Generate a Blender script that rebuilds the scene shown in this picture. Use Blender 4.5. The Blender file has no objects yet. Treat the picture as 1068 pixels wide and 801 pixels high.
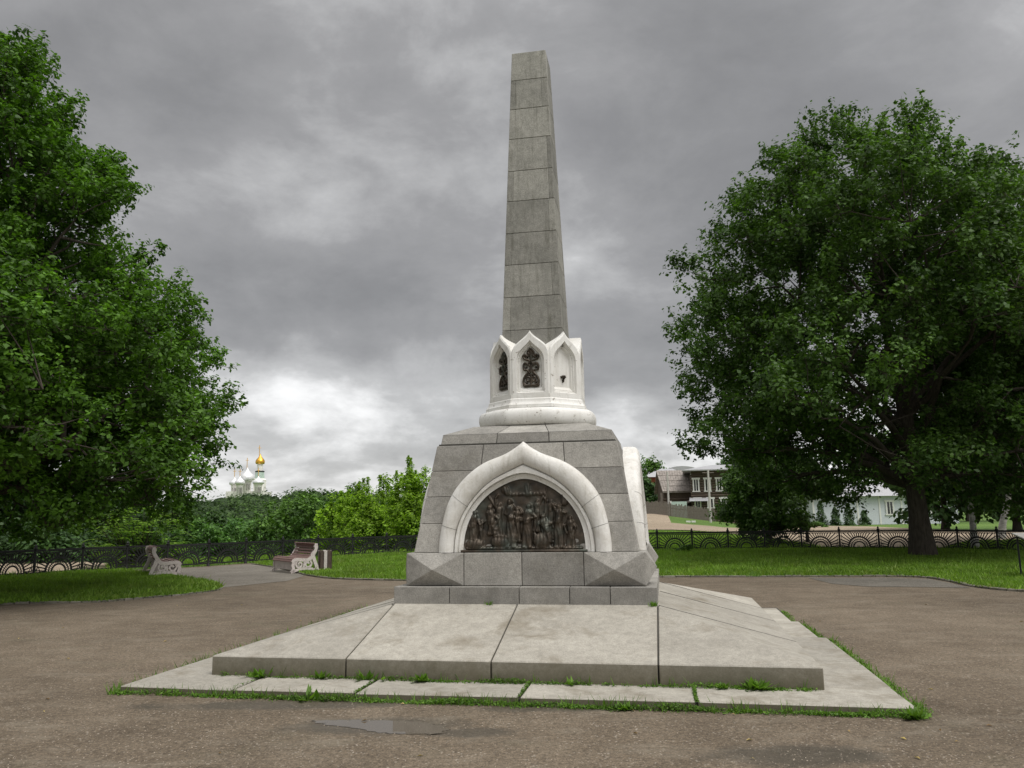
import bpy, bmesh, math, random
import numpy as np
from mathutils import Vector, Matrix

random.seed(7)
RNG = np.random.default_rng(11)
SC = bpy.context.scene
COL = SC.collection
rad = math.radians

# ------------------------------------------------------------------ camera
F, PITCH, ROLL, H = 832.66, 0.1618, -0.0146, 1.655     # focal length in px of a 1068 px wide frame, eye height in metres
cam_d = bpy.data.cameras.new('camera')
cam = bpy.data.objects.new('camera', cam_d); COL.objects.link(cam)
cam_d.sensor_fit = 'HORIZONTAL'; cam_d.sensor_width = 36; cam_d.lens = 36 * F / 1068
cam_d.clip_start = 0.1; cam_d.clip_end = 4000
cam.matrix_world = Matrix.Translation((0, 0, H)) @ Matrix.Rotation(math.pi / 2 + PITCH, 4, 'X') @ Matrix.Rotation(ROLL, 4, 'Z')
SC.camera = cam


def ray(px, py):
    a, b = px - 534, py - 400.5
    c, s = math.cos(ROLL), math.sin(ROLL)
    a, b = a * c + b * s, -a * s + b * c
    x, up = a / F, -b / F
    cp, sp = math.cos(PITCH), math.sin(PITCH)
    return x, cp - up * sp, sp + up * cp


def gp(px, py, z=0.0):
    """ground point under a direction of view"""
    x, y, w = ray(px, py); t = (z - H) / w
    return (x * t, y * t)


def at(px, py, Y):
    """point in a direction of view at distance Y"""
    x, y, w = ray(px, py); t = Y / y
    return (x * t, Y, H + w * t)


# ------------------------------------------------------------------ materials
def new_mat(name):
    m = bpy.data.materials.new(name); m.use_nodes = True
    nt = m.node_tree; nt.nodes.clear()
    out = nt.nodes.new('ShaderNodeOutputMaterial')
    return m, nt, out


class N:
    def __init__(s, nt): s.nt = nt
    def node(s, t, **kw):
        n = s.nt.nodes.new(t)
        for k, v in kw.items(): setattr(n, k, v)
        return n
    def link(s, a, b): s.nt.links.new(a, b)
    def put(s, sock, v):
        if hasattr(v, 'is_linked') or hasattr(v, 'links'): s.nt.links.new(v, sock)
        else: sock.default_value = v
    def math(s, op, a, b=0.0, c=None, clamp=False):
        n = s.node('ShaderNodeMath', operation=op, use_clamp=clamp)
        s.put(n.inputs[0], a); s.put(n.inputs[1], b)
        if c is not None: s.put(n.inputs[2], c)
        return n.outputs[0]
    def noise(s, vec, scale, detail=4, rough=.55, dist=0.0):
        n = s.node('ShaderNodeTexNoise'); s.link(vec, n.inputs['Vector'])
        n.inputs['Scale'].default_value = scale; n.inputs['Detail'].default_value = detail
        n.inputs['Roughness'].default_value = rough; n.inputs['Distortion'].default_value = dist
        return n.outputs[0]
    def ramp(s, fac, stops, interp='LINEAR'):
        n = s.node('ShaderNodeValToRGB'); n.color_ramp.interpolation = interp
        els = n.color_ramp.elements
        while len(els) < len(stops): els.new(.5)
        for e, (p, c) in zip(els, stops):
            e.position = p; e.color = (*c, 1) if len(c) == 3 else c
        s.link(fac, n.inputs[0]); return n.outputs[0]
    def mix(s, fac, a, b, blend='MIX'):
        n = s.node('ShaderNodeMix', data_type='RGBA', blend_type=blend)
        s.put(n.inputs[0], fac)
        for sock, v in ((n.inputs[6], a), (n.inputs[7], b)):
            if isinstance(v, tuple): sock.default_value = (*v, 1) if len(v) == 3 else v
            else: s.link(v, sock)
        return n.outputs[2]
    def maprange(s, v, a, b, c=0.0, d=1.0):
        n = s.node('ShaderNodeMapRange'); s.put(n.inputs[0], v)
        for i, x in enumerate((a, b, c, d)): n.inputs[i + 1].default_value = x
        return n.outputs[0]
    def coord(s, kind='Object', scale=None):
        o = s.node('ShaderNodeTexCoord').outputs[kind]
        if scale:
            m = s.node('ShaderNodeMapping'); m.inputs['Scale'].default_value = scale
            s.link(o, m.inputs['Vector']); o = m.outputs[0]
        return o
    def attr(s, name='rnd'):
        return s.node('ShaderNodeAttribute', attribute_name=name).outputs['Fac']
    def pbr(s, out, col, rough=.8, metal=0.0, bump=None, bstr=.3, bdist=.01, spec=.3):
        p = s.node('ShaderNodeBsdfPrincipled')
        if isinstance(col, tuple): p.inputs['Base Color'].default_value = (*col, 1)
        else: s.link(col, p.inputs['Base Color'])
        s.put(p.inputs['Roughness'], rough); s.put(p.inputs['Metallic'], metal)
        p.inputs['Specular IOR Level'].default_value = spec
        if bump is not None:
            b = s.node('ShaderNodeBump'); b.inputs['Strength'].default_value = bstr; b.inputs['Distance'].default_value = bdist
            s.link(bump, b.inputs['Height']); s.link(b.outputs[0], p.inputs['Normal'])
        s.link(p.outputs[0], out.inputs['Surface'])
        return p


def stone(name, c_lo, c_hi, stain=(.09, .08, .055), stain_amt=.35, speck=.5, per=.25, rough=.85, moss=None, streak=False, bstr=.35):
    m, nt, out = new_mat(name); n = N(nt); co = n.coord()
    big = n.noise(co, 2.2, 6, .65); fine = n.noise(co, 70, 3, .7); mid = n.noise(co, 14, 5, .6)
    c = n.ramp(big, [(.3, c_lo), (.7, c_hi)])
    k = n.maprange(n.attr(), 0, 1, 1 - per, 1 + per)
    k2 = n.maprange(fine, .3, .7, 1 - .3 * speck, 1 + .3 * speck)
    k3 = n.maprange(mid, .3, .7, .86, 1.12)
    kk = n.math('MULTIPLY', n.math('MULTIPLY', k, k2), k3)
    cmb = n.node('ShaderNodeCombineXYZ')
    for i in range(3): n.link(kk, cmb.inputs[i])
    c = n.mix(1.0, c, cmb.outputs[0], 'MULTIPLY')
    sco = n.coord('Object', (5, 5, .6)) if streak else co
    st = n.maprange(n.noise(sco, 1.6 if not streak else 3, 7, .7, .3), .52, .72, 0, stain_amt)
    c = n.mix(st, c, stain)
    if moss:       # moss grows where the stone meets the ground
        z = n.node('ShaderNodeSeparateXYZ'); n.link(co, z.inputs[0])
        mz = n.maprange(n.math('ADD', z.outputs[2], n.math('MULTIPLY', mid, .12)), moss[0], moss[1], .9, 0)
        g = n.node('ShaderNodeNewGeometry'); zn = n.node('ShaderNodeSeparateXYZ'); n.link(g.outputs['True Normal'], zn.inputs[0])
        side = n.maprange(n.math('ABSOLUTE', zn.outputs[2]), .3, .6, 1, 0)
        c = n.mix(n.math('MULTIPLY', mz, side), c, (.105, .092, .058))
    bh = n.math('ADD', n.math('MULTIPLY', fine, .5), mid)
    n.pbr(out, c, rough, 0, bh, bstr, .01)
    return m


def paint(name, col, dirt=(.3, .26, .2), amt=.6, chips=None, rough=.55, bstr=.25, scale=1.0):
    m, nt, out = new_mat(name); n = N(nt); co = n.coord()
    lo = n.noise(co, 3.5 * scale, 6, .65); fi = n.noise(co, 45 * scale, 4, .7)
    c = n.mix(n.maprange(lo, .45, .75, 0, amt * .45), col, dirt)
    c = n.mix(n.maprange(fi, .35, .7, 0, .12), c, dirt)
    stk = n.noise(n.coord('Object', (9, 9, .9)), 2.2 * scale, 6, .7, .2); c = n.mix(n.maprange(stk, .52, .72, 0, .42 * min(1.2, amt)), c, (.33, .31, .25))
    if chips:
        ch = n.maprange(n.noise(co, 17 * scale, 7, .75), chips[0], chips[0] + .02, 0, 1)
        gate = n.maprange(n.noise(co, 2.1 * scale, 2, .5), .42, .55, 0, 1)
        c = n.mix(n.math('MULTIPLY', ch, gate), c, chips[1])
    n.pbr(out, c, rough, 0, n.math('ADD', fi, n.math('MULTIPLY', lo, 2)), bstr, .006)
    return m


def plain(name, col, var=.25, scale=8, rough=.7, metal=0.0, bstr=.2, spec=.3, stretch=None):
    m, nt, out = new_mat(name); n = N(nt); co = n.coord('Object', stretch)
    a = n.noise(co, scale, 5, .65)
    lo = tuple(x * (1 - var) for x in col); hi = tuple(min(1, x * (1 + var)) for x in col)
    n.pbr(out, n.ramp(a, [(.3, lo), (.7, hi)]), rough, metal, a, bstr, .01, spec)
    return m


def leafmat(name, dark, light, trans=.3, rough=.5, dry=None):
    m, nt, out = new_mat(name); n = N(nt)
    c = n.ramp(n.attr(), [(0, dark), (.75, light), (1, tuple(min(1, x * 1.35) for x in light))])
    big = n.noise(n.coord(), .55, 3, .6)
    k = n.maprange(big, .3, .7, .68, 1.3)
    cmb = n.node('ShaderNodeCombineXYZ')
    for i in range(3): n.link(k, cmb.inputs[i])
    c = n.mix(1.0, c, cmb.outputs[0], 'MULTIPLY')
    if dry:
        c = n.mix(n.math('MULTIPLY', n.maprange(n.noise(n.coord(), 1.7, 5, .7), .48, .68, 0, .75), n.maprange(n.attr(), .3, .8, .2, 1)), c, dry)
    p = n.pbr(out, c, rough, 0, None, spec=.25)
    t = n.node('ShaderNodeBsdfTranslucent'); ct = n.mix(1.0, c, (1.1, 1.25, .5), 'MULTIPLY')
    n.link(ct, t.inputs[0])
    ms = n.node('ShaderNodeMixShader'); ms.inputs[0].default_value = trans
    n.link(p.outputs[0], ms.inputs[1]); n.link(t.outputs[0], ms.inputs[2]); n.link(ms.outputs[0], out.inputs['Surface'])
    return m


M = {}
M['granite'] = stone('grey_granite', (.215, .205, .185), (.325, .31, .28), per=.24, stain_amt=.45, speck=.9)
M['obelisk'] = stone('obelisk_granite', (.205, .20, .178), (.30, .29, .26), per=.22, stain=(.075, .072, .05), stain_amt=.6, streak=True, speck=.9)
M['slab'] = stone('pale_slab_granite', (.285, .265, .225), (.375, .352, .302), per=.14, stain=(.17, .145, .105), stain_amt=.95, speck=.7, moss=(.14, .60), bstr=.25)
M['mortar'] = plain('dark_joint', (.05, .047, .04), rough=.95)
M['white'] = paint('white_limewash', (.74, .73, .70), dirt=(.40, .36, .29), amt=.75, chips=(.60, (.23, .2, .16)))
M['whiteclean'] = paint('white_arch_paint', (.70, .685, .65), dirt=(.36, .32, .25), amt=1.2, chips=(.66, (.3, .27, .22)), bstr=.9)
m, nt, out = new_mat('weathered_bronze'); n = N(nt); co = n.coord()
a = n.noise(co, 9, 6, .7); b = n.noise(co, 3, 4, .6)
c = n.ramp(a, [(.3, (.022, .019, .014)), (.55, (.060, .046, .032)), (.75, (.12, .092, .07))])
c = n.mix(n.maprange(b, .5, .68, 0, .5), c, (.075, .10, .085))
n.pbr(out, c, n.maprange(a, .3, .7, .32, .6), .55, a, .3, .01, .5); M['bronze'] = m
M['iron'] = plain('black_cast_iron', (.018, .018, .018), rough=.55)
M['bark'] = plain('oak_bark', (.060, .050, .040), var=.5, scale=6, rough=.95, bstr=1.0, stretch=(3, 3, .6))
M['birch'] = plain('pale_birch_bark', (.42, .41, .38), var=.55, scale=4, rough=.8, stretch=(1, 1, 3))
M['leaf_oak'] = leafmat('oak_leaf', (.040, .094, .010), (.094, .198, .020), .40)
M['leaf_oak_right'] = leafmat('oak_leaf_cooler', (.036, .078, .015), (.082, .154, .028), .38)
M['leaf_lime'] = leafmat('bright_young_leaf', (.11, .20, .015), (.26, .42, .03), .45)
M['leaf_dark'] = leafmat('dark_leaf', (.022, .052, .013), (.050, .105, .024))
M['leaf_mid'] = leafmat('mid_leaf', (.045, .105, .016), (.105, .205, .032))
M['leaf_far'] = leafmat('far_leaf', (.026, .056, .014), (.064, .120, .026), .3)
M['leaf_shore'] = leafmat('shore_leaf', (.045, .115, .02), (.095, .20, .04), .3)
M['leaf_fern'] = leafmat('sumac_leaf', (.12, .24, .02), (.28, .46, .05), .45)
M['leaf_red'] = leafmat('barberry_leaf', (.035, .010, .014), (.075, .025, .03), .2)
M['blade'] = leafmat('grass_blade', (.085, .165, .020), (.19, .31, .040), .42, dry=(.27, .29, .09))
M['weed'] = leafmat('weed_leaf', (.05, .12, .012), (.13, .24, .03), .35)
M['deadleaf'] = leafmat('dead_leaf', (.16, .09, .03), (.42, .33, .12), .1)
M['pebble'] = leafmat('pebble', (.075, .06, .045), (.24, .20, .155), 0)
M['slat'] = plain('faded_red_brown_slat', (.17, .105, .09), var=.35, scale=12, rough=.7, stretch=(1, 6, 1))
M['benchwhite'] = paint('chipped_white_bench_paint', (.62, .56, .53), dirt=(.2, .12, .1), amt=.7, chips=(.57, (.18, .12, .11)), scale=3)
M['kerb'] = stone('old_concrete_kerb', (.12, .11, .085), (.20, .185, .15), stain=(.05, .065, .025), stain_amt=.9, per=.2)
M['wood_grey'] = plain('weathered_grey_boards', (.15, .13, .11), var=.4, scale=5, rough=.9, stretch=(8, 8, 1))
M['wood_brown'] = plain('old_brown_logs', (.105, .08, .06), var=.4, scale=4, rough=.9, stretch=(1, 1, 8))
M['slate'] = plain('brown_grey_slate_roof', (.27, .24, .215), var=.35, scale=3, rough=.9)
M['tin'] = plain('pale_tin_roof', (.40, .40, .41), var=.15, rough=.4)
M['brick'] = plain('red_brick', (.30, .085, .055), var=.3, rough=.9)
M['trim'] = plain('white_painted_trim', (.72, .71, .68), var=.08, rough=.6)
M['glass'] = plain('dark_window_glass', (.02, .022, .025), rough=.08, spec=.6, bstr=0)
M['paleblue'] = plain('pale_blue_boards', (.58, .61, .65), var=.12, rough=.7)
M['concrete'] = plain('pale_concrete', (.48, .46, .43), var=.15, rough=.85)
M['silver'] = plain('silver_dome_tin', (.72, .72, .73), var=.1, scale=.5, rough=.35, metal=.25)
M['gold'] = plain('gilded_dome', (.75, .42, .07), var=.15, scale=.5, rough=.28, metal=.85)
M['church'] = plain('whitewashed_church_wall', (.76, .74, .70), var=.12, scale=.4, rough=.85)
M['mint'] = plain('mint_green_painted_wall', (.42, .52, .46), var=.2, scale=.5, rough=.8)
M['bin'] = plain('brown_bin_panel', (.085, .058, .048), var=.3, rough=.6)
M['board'] = plain('grey_sign_board', (.30, .29, .27), var=.15, rough=.4)

# ground materials
def ground_mat(name, stops, specks=None, wet=None, scale=.25, bstr=.5, extra=None):
    m, nt, out = new_mat(name); n = N(nt); co = n.coord('Generated') if 0 else n.coord()
    big = n.noise(co, scale, 6, .6, .4); mid = n.noise(co, 2.3, 6, .7); fine = n.noise(co, 24, 4, .8); vf = n.noise(co, 70, 3, .8)
    v = n.math('ADD', n.math('MULTIPLY', big, .55), n.math('MULTIPLY', mid, .45))
    c = n.ramp(v, stops)
    k = n.math('MULTIPLY', n.maprange(fine, .3, .7, .45, 1.55), n.maprange(vf, .3, .7, .4, 1.6))
    cmb = n.node('ShaderNodeCombineXYZ')
    for i in range(3): n.link(k, cmb.inputs[i])
    c = n.mix(1.0, c, cmb.outputs[0], 'MULTIPLY')
    if specks:
        vo = n.node('ShaderNodeTexVoronoi'); n.link(co, vo.inputs['Vector']); vo.inputs['Scale'].default_value = 24
        pm = n.math('MULTIPLY', n.maprange(vo.outputs['Distance'], .12, .26, 1, 0), n.maprange(n.noise(co, 3.1, 5, .7), .42, .66, .1, 1))
        c = n.mix(n.math('MULTIPLY', pm, .85), c, specks)
        # scuffed paler streaks and bare spots of the worn surface
        sk = n.maprange(n.noise(n.coord('Object', (.7, 1.5, 1)), 1.3, 9, .78, .3), .52, .72, 0, .6)
        c = n.mix(sk, c, (.23, .20, .155))
        gr = n.maprange(n.noise(n.coord('Object', (.6, .9, 1)), .7, 7, .7, .3), .56, .72, 0, .4)
        c = n.mix(gr, c, (.085, .082, .05))
    rough = .9
    if wet:
        tot = None
        sx = n.node('ShaderNodeSeparateXYZ'); n.link(co, sx.inputs[0])
        for (x, y, rx, ry) in wet:
            dx = n.math('DIVIDE', n.math('SUBTRACT', sx.outputs[0], x), rx)
            dy = n.math('DIVIDE', n.math('SUBTRACT', sx.outputs[1], y), ry)
            d = n.math('SQRT', n.math('ADD', n.math('MULTIPLY', dx, dx), n.math('MULTIPLY', dy, dy)))
            d = n.math('ADD', d, n.math('MULTIPLY', n.math('SUBTRACT', mid, .5), 1.1))
            w = n.maprange(d, .65, 1.15, 1, 0)
            tot = w if tot is None else n.math('MAXIMUM', tot, w)
        c = n.mix(n.math('MULTIPLY', tot, .62), c, (.05, .045, .035))
        rough = n.maprange(tot, 0, 1, .92, .5)
    n.pbr(out, c, rough, 0, n.math('ADD', n.math('MULTIPLY', fine, 1.0), mid), bstr, .012, .25)
    return m


wets = []
for (px, py, wx, wy) in ((392, 757, 95, 9), (835, 788, 100, 12), (620, 738, 130, 4), (300, 735, 160, 5), (490, 764, 50, 5)):
    c0 = gp(px, py); c1 = gp(px + wx, py); c2 = gp(px, py - wy)
    wets.append((c0[0], c0[1], c1[0] - c0[0], c2[1] - c0[1]))
M['pave'] = ground_mat('worn_brown_pavement', [(.36, (.082, .063, .043)), (.5, (.120, .094, .066)), (.64, (.165, .132, .095))], specks=(.42, .375, .31), wet=wets)
M['asphalt'] = ground_mat('grey_worn_asphalt', [(.35, (.115, .103, .085)), (.65, (.185, .168, .14))], scale=.6)
M['newer'] = ground_mat('darker_asphalt', [(.35, (.085, .077, .064)), (.65, (.145, .132, .11))], scale=.6)
M['dirt'] = ground_mat('tan_dirt_road', [(.35, (.235, .185, .13)), (.65, (.34, .275, .20))], scale=.15)
M['soil'] = ground_mat('grassy_ground', [(.35, (.050, .095, .018)), (.5, (.085, .150, .025)), (.65, (.13, .20, .04))], scale=.06)
M['lawn'] = ground_mat('lawn_ground', [(.35, (.045, .095, .012)), (.65, (.075, .150, .020))], scale=.3)
m, nt, out = new_mat('puddle_water'); n = N(nt)
w_ = n.noise(n.coord(), 6, 3, .5)
n.pbr(out, (.105, .088, .067), .02, 0, w_, .03, .01, 1.0); M['water'] = m


# ------------------------------------------------------------------ mesh helpers
class MB:
    def __init__(s): s.v = []; s.f = []; s.r = []
    def add(s, verts, faces, rnd=.5):
        o = len(s.v); s.v.extend([tuple(p) for p in verts])
        s.f.extend([tuple(i + o for i in f) for f in faces]); s.r.extend([rnd] * len(faces))
    def box(s, x0, x1, y0, y1, z0, z1, rnd=.5):
        s.add([(x0, y0, z0), (x1, y0, z0), (x1, y1, z0), (x0, y1, z0), (x0, y0, z1), (x1, y0, z1), (x1, y1, z1), (x0, y1, z1)],
              [(0, 3, 2, 1), (4, 5, 6, 7), (0, 1, 5, 4), (1, 2, 6, 5), (2, 3, 7, 6), (3, 0, 4, 7)], rnd)
    def solid(s, verts, faces, bevel=.006, rnd=None, jitter=0):
        bm = bmesh.new(); vs = [bm.verts.new(p) for p in verts]
        for f in faces: bm.faces.new([vs[i] for i in f])
        bmesh.ops.recalc_face_normals(bm, faces=bm.faces)
        if bevel: bmesh.ops.bevel(bm, geom=list(bm.edges), offset=bevel, segments=1, affect='EDGES', profile=.5)
        bm.verts.index_update()
        s.add([v.co[:] for v in bm.verts], [[v.index for v in f.verts] for f in bm.faces], random.random() if rnd is None else rnd)
        bm.free()
    def hexa(s, c, bevel=.006, rnd=None):
        s.solid(c, [(0, 3, 2, 1), (4, 5, 6, 7), (0, 1, 5, 4), (1, 2, 6, 5), (2, 3, 7, 6), (3, 0, 4, 7)], bevel, rnd)
    def tube(s, pts, r, sides=8, cap=True, rnd=.5, wob=0):
        pts = [Vector(p) for p in pts]; n = len(pts)
        rs = r if isinstance(r, (list, tuple)) else [r] * n
        o = []; up = Vector((0, 0, 1)); prev = None
        for i, p in enumerate(pts):
            d = (pts[min(i + 1, n - 1)] - pts[max(i - 1, 0)])
            d = d.normalized() if d.length > 1e-9 else Vector((0, 0, 1))
            if prev is None:
                a = d.cross(up) if abs(d.z) < .95 else d.cross(Vector((1, 0, 0)))
            else: a = prev - d * prev.dot(d)
            a.normalize(); prev = a; b = d.cross(a)
            for k in range(sides):
                t = 2 * math.pi * k / sides
                rr = rs[i] * (1 + (wob * math.sin(3 * t + i * .7) if wob else 0))
                o.append(p + (a * math.cos(t) + b * math.sin(t)) * rr)
        fs = [(i * sides + k, i * sides + (k + 1) % sides, (i + 1) * sides + (k + 1) % sides, (i + 1) * sides + k) for i in range(n - 1) for k in range(sides)]
        if cap: fs += [tuple(range(sides))[::-1], tuple((n - 1) * sides + k for k in range(sides))]
        s.add(o, fs, rnd)
    def lathe(s, prof, c=(0, 0, 0), seg=24, rnd=.5, fn=None):
        o = []
        for (r, z) in prof:
            for k in range(seg):
                t = 2 * math.pi * k / seg; rr = r * (fn(t) if fn else 1)
                o.append((c[0] + rr * math.cos(t), c[1] + rr * math.sin(t), c[2] + z))
        fs = [(i * seg + k, i * seg + (k + 1) % seg, (i + 1) * seg + (k + 1) % seg, (i + 1) * seg + k) for i in range(len(prof) - 1) for k in range(seg)]
        fs += [tuple(range(seg))[::-1], tuple((len(prof) - 1) * seg + k for k in range(seg))]
        s.add(o, fs, rnd)
    def ribbon(s, path, w, y0, y1, rnd=.5):
        """a bent flat bar: path in x,z; w wide across the path; from y0 to y1"""
        n = len(path); L = []; R_ = []
        for i, (x, z) in enumerate(path):
            a = path[max(i - 1, 0)]; b = path[min(i + 1, n - 1)]
            dx, dz = b[0] - a[0], b[1] - a[1]; l = math.hypot(dx, dz) or 1
            ww = w[i] if isinstance(w, (list, tuple)) else w
            L.append((x - dz / l * ww / 2, z + dx / l * ww / 2)); R_.append((x + dz / l * ww / 2, z - dx / l * ww / 2))
        vs = []
        for i in range(n):
            vs += [(L[i][0], y0, L[i][1]), (R_[i][0], y0, R_[i][1]), (R_[i][0], y1, R_[i][1]), (L[i][0], y1, L[i][1])]
        fs = [(i * 4 + k, i * 4 + (k + 1) % 4, i * 4 + 4 + (k + 1) % 4, i * 4 + 4 + k) for i in range(n - 1) for k in range(4)]
        fs += [(3, 2, 1, 0), tuple((n - 1) * 4 + k for k in range(4))]
        s.add(vs, fs, rnd)
    def xform(s, fn): s.v = [tuple(fn(p)) for p in s.v]
    def mesh(s, name, mat, smooth=False):
        me = bpy.data.meshes.new(name); me.from_pydata(s.v, [], s.f); me.materials.append(M[mat])
        bm = bmesh.new(); bm.from_mesh(me); bmesh.ops.recalc_face_normals(bm, faces=bm.faces); bm.to_mesh(me); bm.free()
        at_ = me.attributes.new('rnd', 'FLOAT', 'FACE'); at_.data.foreach_set('value', s.r)
        if smooth:
            me.polygons.foreach_set('use_smooth', [True] * len(me.polygons))
            me.set_sharp_from_angle(angle=rad(38 if smooth is True else smooth))
        return me
    def build(s, name, mat, parent=None, smooth=False, **props):
        o = bpy.data.objects.new(name, s.mesh(name, mat, smooth)); COL.objects.link(o)
        if parent: o.parent = parent
        for k, v in props.items(): o[k] = v
        return o


def thing(name, label, cat, loc=(0, 0, 0), rz=0, group=None):
    o = bpy.data.objects.new(name, None); COL.objects.link(o); o.location = loc; o.rotation_euler = (0, 0, rz)
    o.empty_display_size = .2; o['label'] = label; o['category'] = cat
    if group: o['group'] = group
    return o


def copy_tree(src, loc, rz=0, label=None, scale=None):
    r = src.copy(); COL.objects.link(r); r.location = loc; r.rotation_euler = (0, 0, rz)
    if label: r['label'] = label
    if scale: r.scale = scale
    for ch in list(src.children):
        c = ch.copy(); COL.objects.link(c); c.parent = r
        for g in list(ch.children):
            d = g.copy(); COL.objects.link(d); d.parent = c
    return r


def sheet(name, pts, mat, z, **props):
    """flat polygon sheet"""
    me = bpy.data.meshes.new(name); bm = bmesh.new()
    vs = [bm.verts.new((p[0], p[1], z)) for p in pts]; f = bm.faces.new(vs)
    bmesh.ops.triangulate(bm, faces=[f]); bmesh.ops.recalc_face_normals(bm, faces=bm.faces)
    for f in bm.faces:
        if f.normal.z < 0: f.normal_flip()
    bm.to_mesh(me); bm.free(); me.materials.append(M[mat])
    o = bpy.data.objects.new(name, me); COL.objects.link(o)
    for k, v in props.items(): o[k] = v
    return o


def curve_pts(pts, n=6):
    """Catmull-Rom through the points"""
    out = []
    P = [Vector((*p, 0)) if len(p) == 2 else Vector(p) for p in pts]
    for i in range(len(P) - 1):
        p0, p1, p2, p3 = P[max(i - 1, 0)], P[i], P[i + 1], P[min(i + 2, len(P) - 1)]
        for k in range(n):
            t = k / n
            out.append(.5 * ((2 * p1) + (-p0 + p2) * t + (2 * p0 - 5 * p1 + 4 * p2 - p3) * t * t + (-p0 + 3 * p1 - 3 * p2 + p3) * t ** 3))
    out.append(P[-1]); return out


# ------------------------------------------------------------------ foliage
def quads(C, D, S, L, W, rnd, name, mat):
    """one mesh of rhombic leaves: centres, long axes, short axes, lengths, widths"""
    n = len(C); L = L[:, None]; W = W[:, None]
    V = np.stack([C - D * L * .5, C + S * W * .5 - D * L * .08, C + D * L * .5, C - S * W * .5 - D * L * .08], 1).reshape(-1, 3).astype(np.float32)
    me = bpy.data.meshes.new(name)
    me.vertices.add(4 * n); me.vertices.foreach_set('co', V.ravel())
    me.loops.add(4 * n); me.loops.foreach_set('vertex_index', np.arange(4 * n, dtype=np.int32))
    me.polygons.add(n); me.polygons.foreach_set('loop_start', np.arange(0, 4 * n, 4, dtype=np.int32))
    me.polygons.foreach_set('loop_total', np.full(n, 4, np.int32))
    me.update(calc_edges=True)
    a = me.attributes.new('rnd', 'FLOAT', 'FACE'); a.data.foreach_set('value', rnd.astype(np.float32))
    me.materials.append(M[mat]); return me


def norm(a): return a / (np.linalg.norm(a, axis=-1, keepdims=True) + 1e-9)


def leaf_mesh(C, out_dir, size, rng, name, mat, up=.55, wild=.8, aspect=.62, rb=None):
    n = len(C)
    nrm = norm(out_dir * .75 + np.array([0, 0, up]) + rng.normal(0, wild * .36, (n, 3)))
    d = rng.normal(0, 1, (n, 3)) + out_dir * .8 + np.array([0, 0, -.3]); d = norm(d - nrm * (d * nrm).sum(1, keepdims=True))
    s = np.cross(nrm, d)
    L = size * rng.uniform(.65, 1.35, n); W = L * aspect * rng.uniform(.8, 1.2, n)
    r = np.clip(rng.normal(.45, .22, n) + (0 if rb is None else rb), 0, 1)
    return quads(C, d, s, L, W, r, name, mat)


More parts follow.
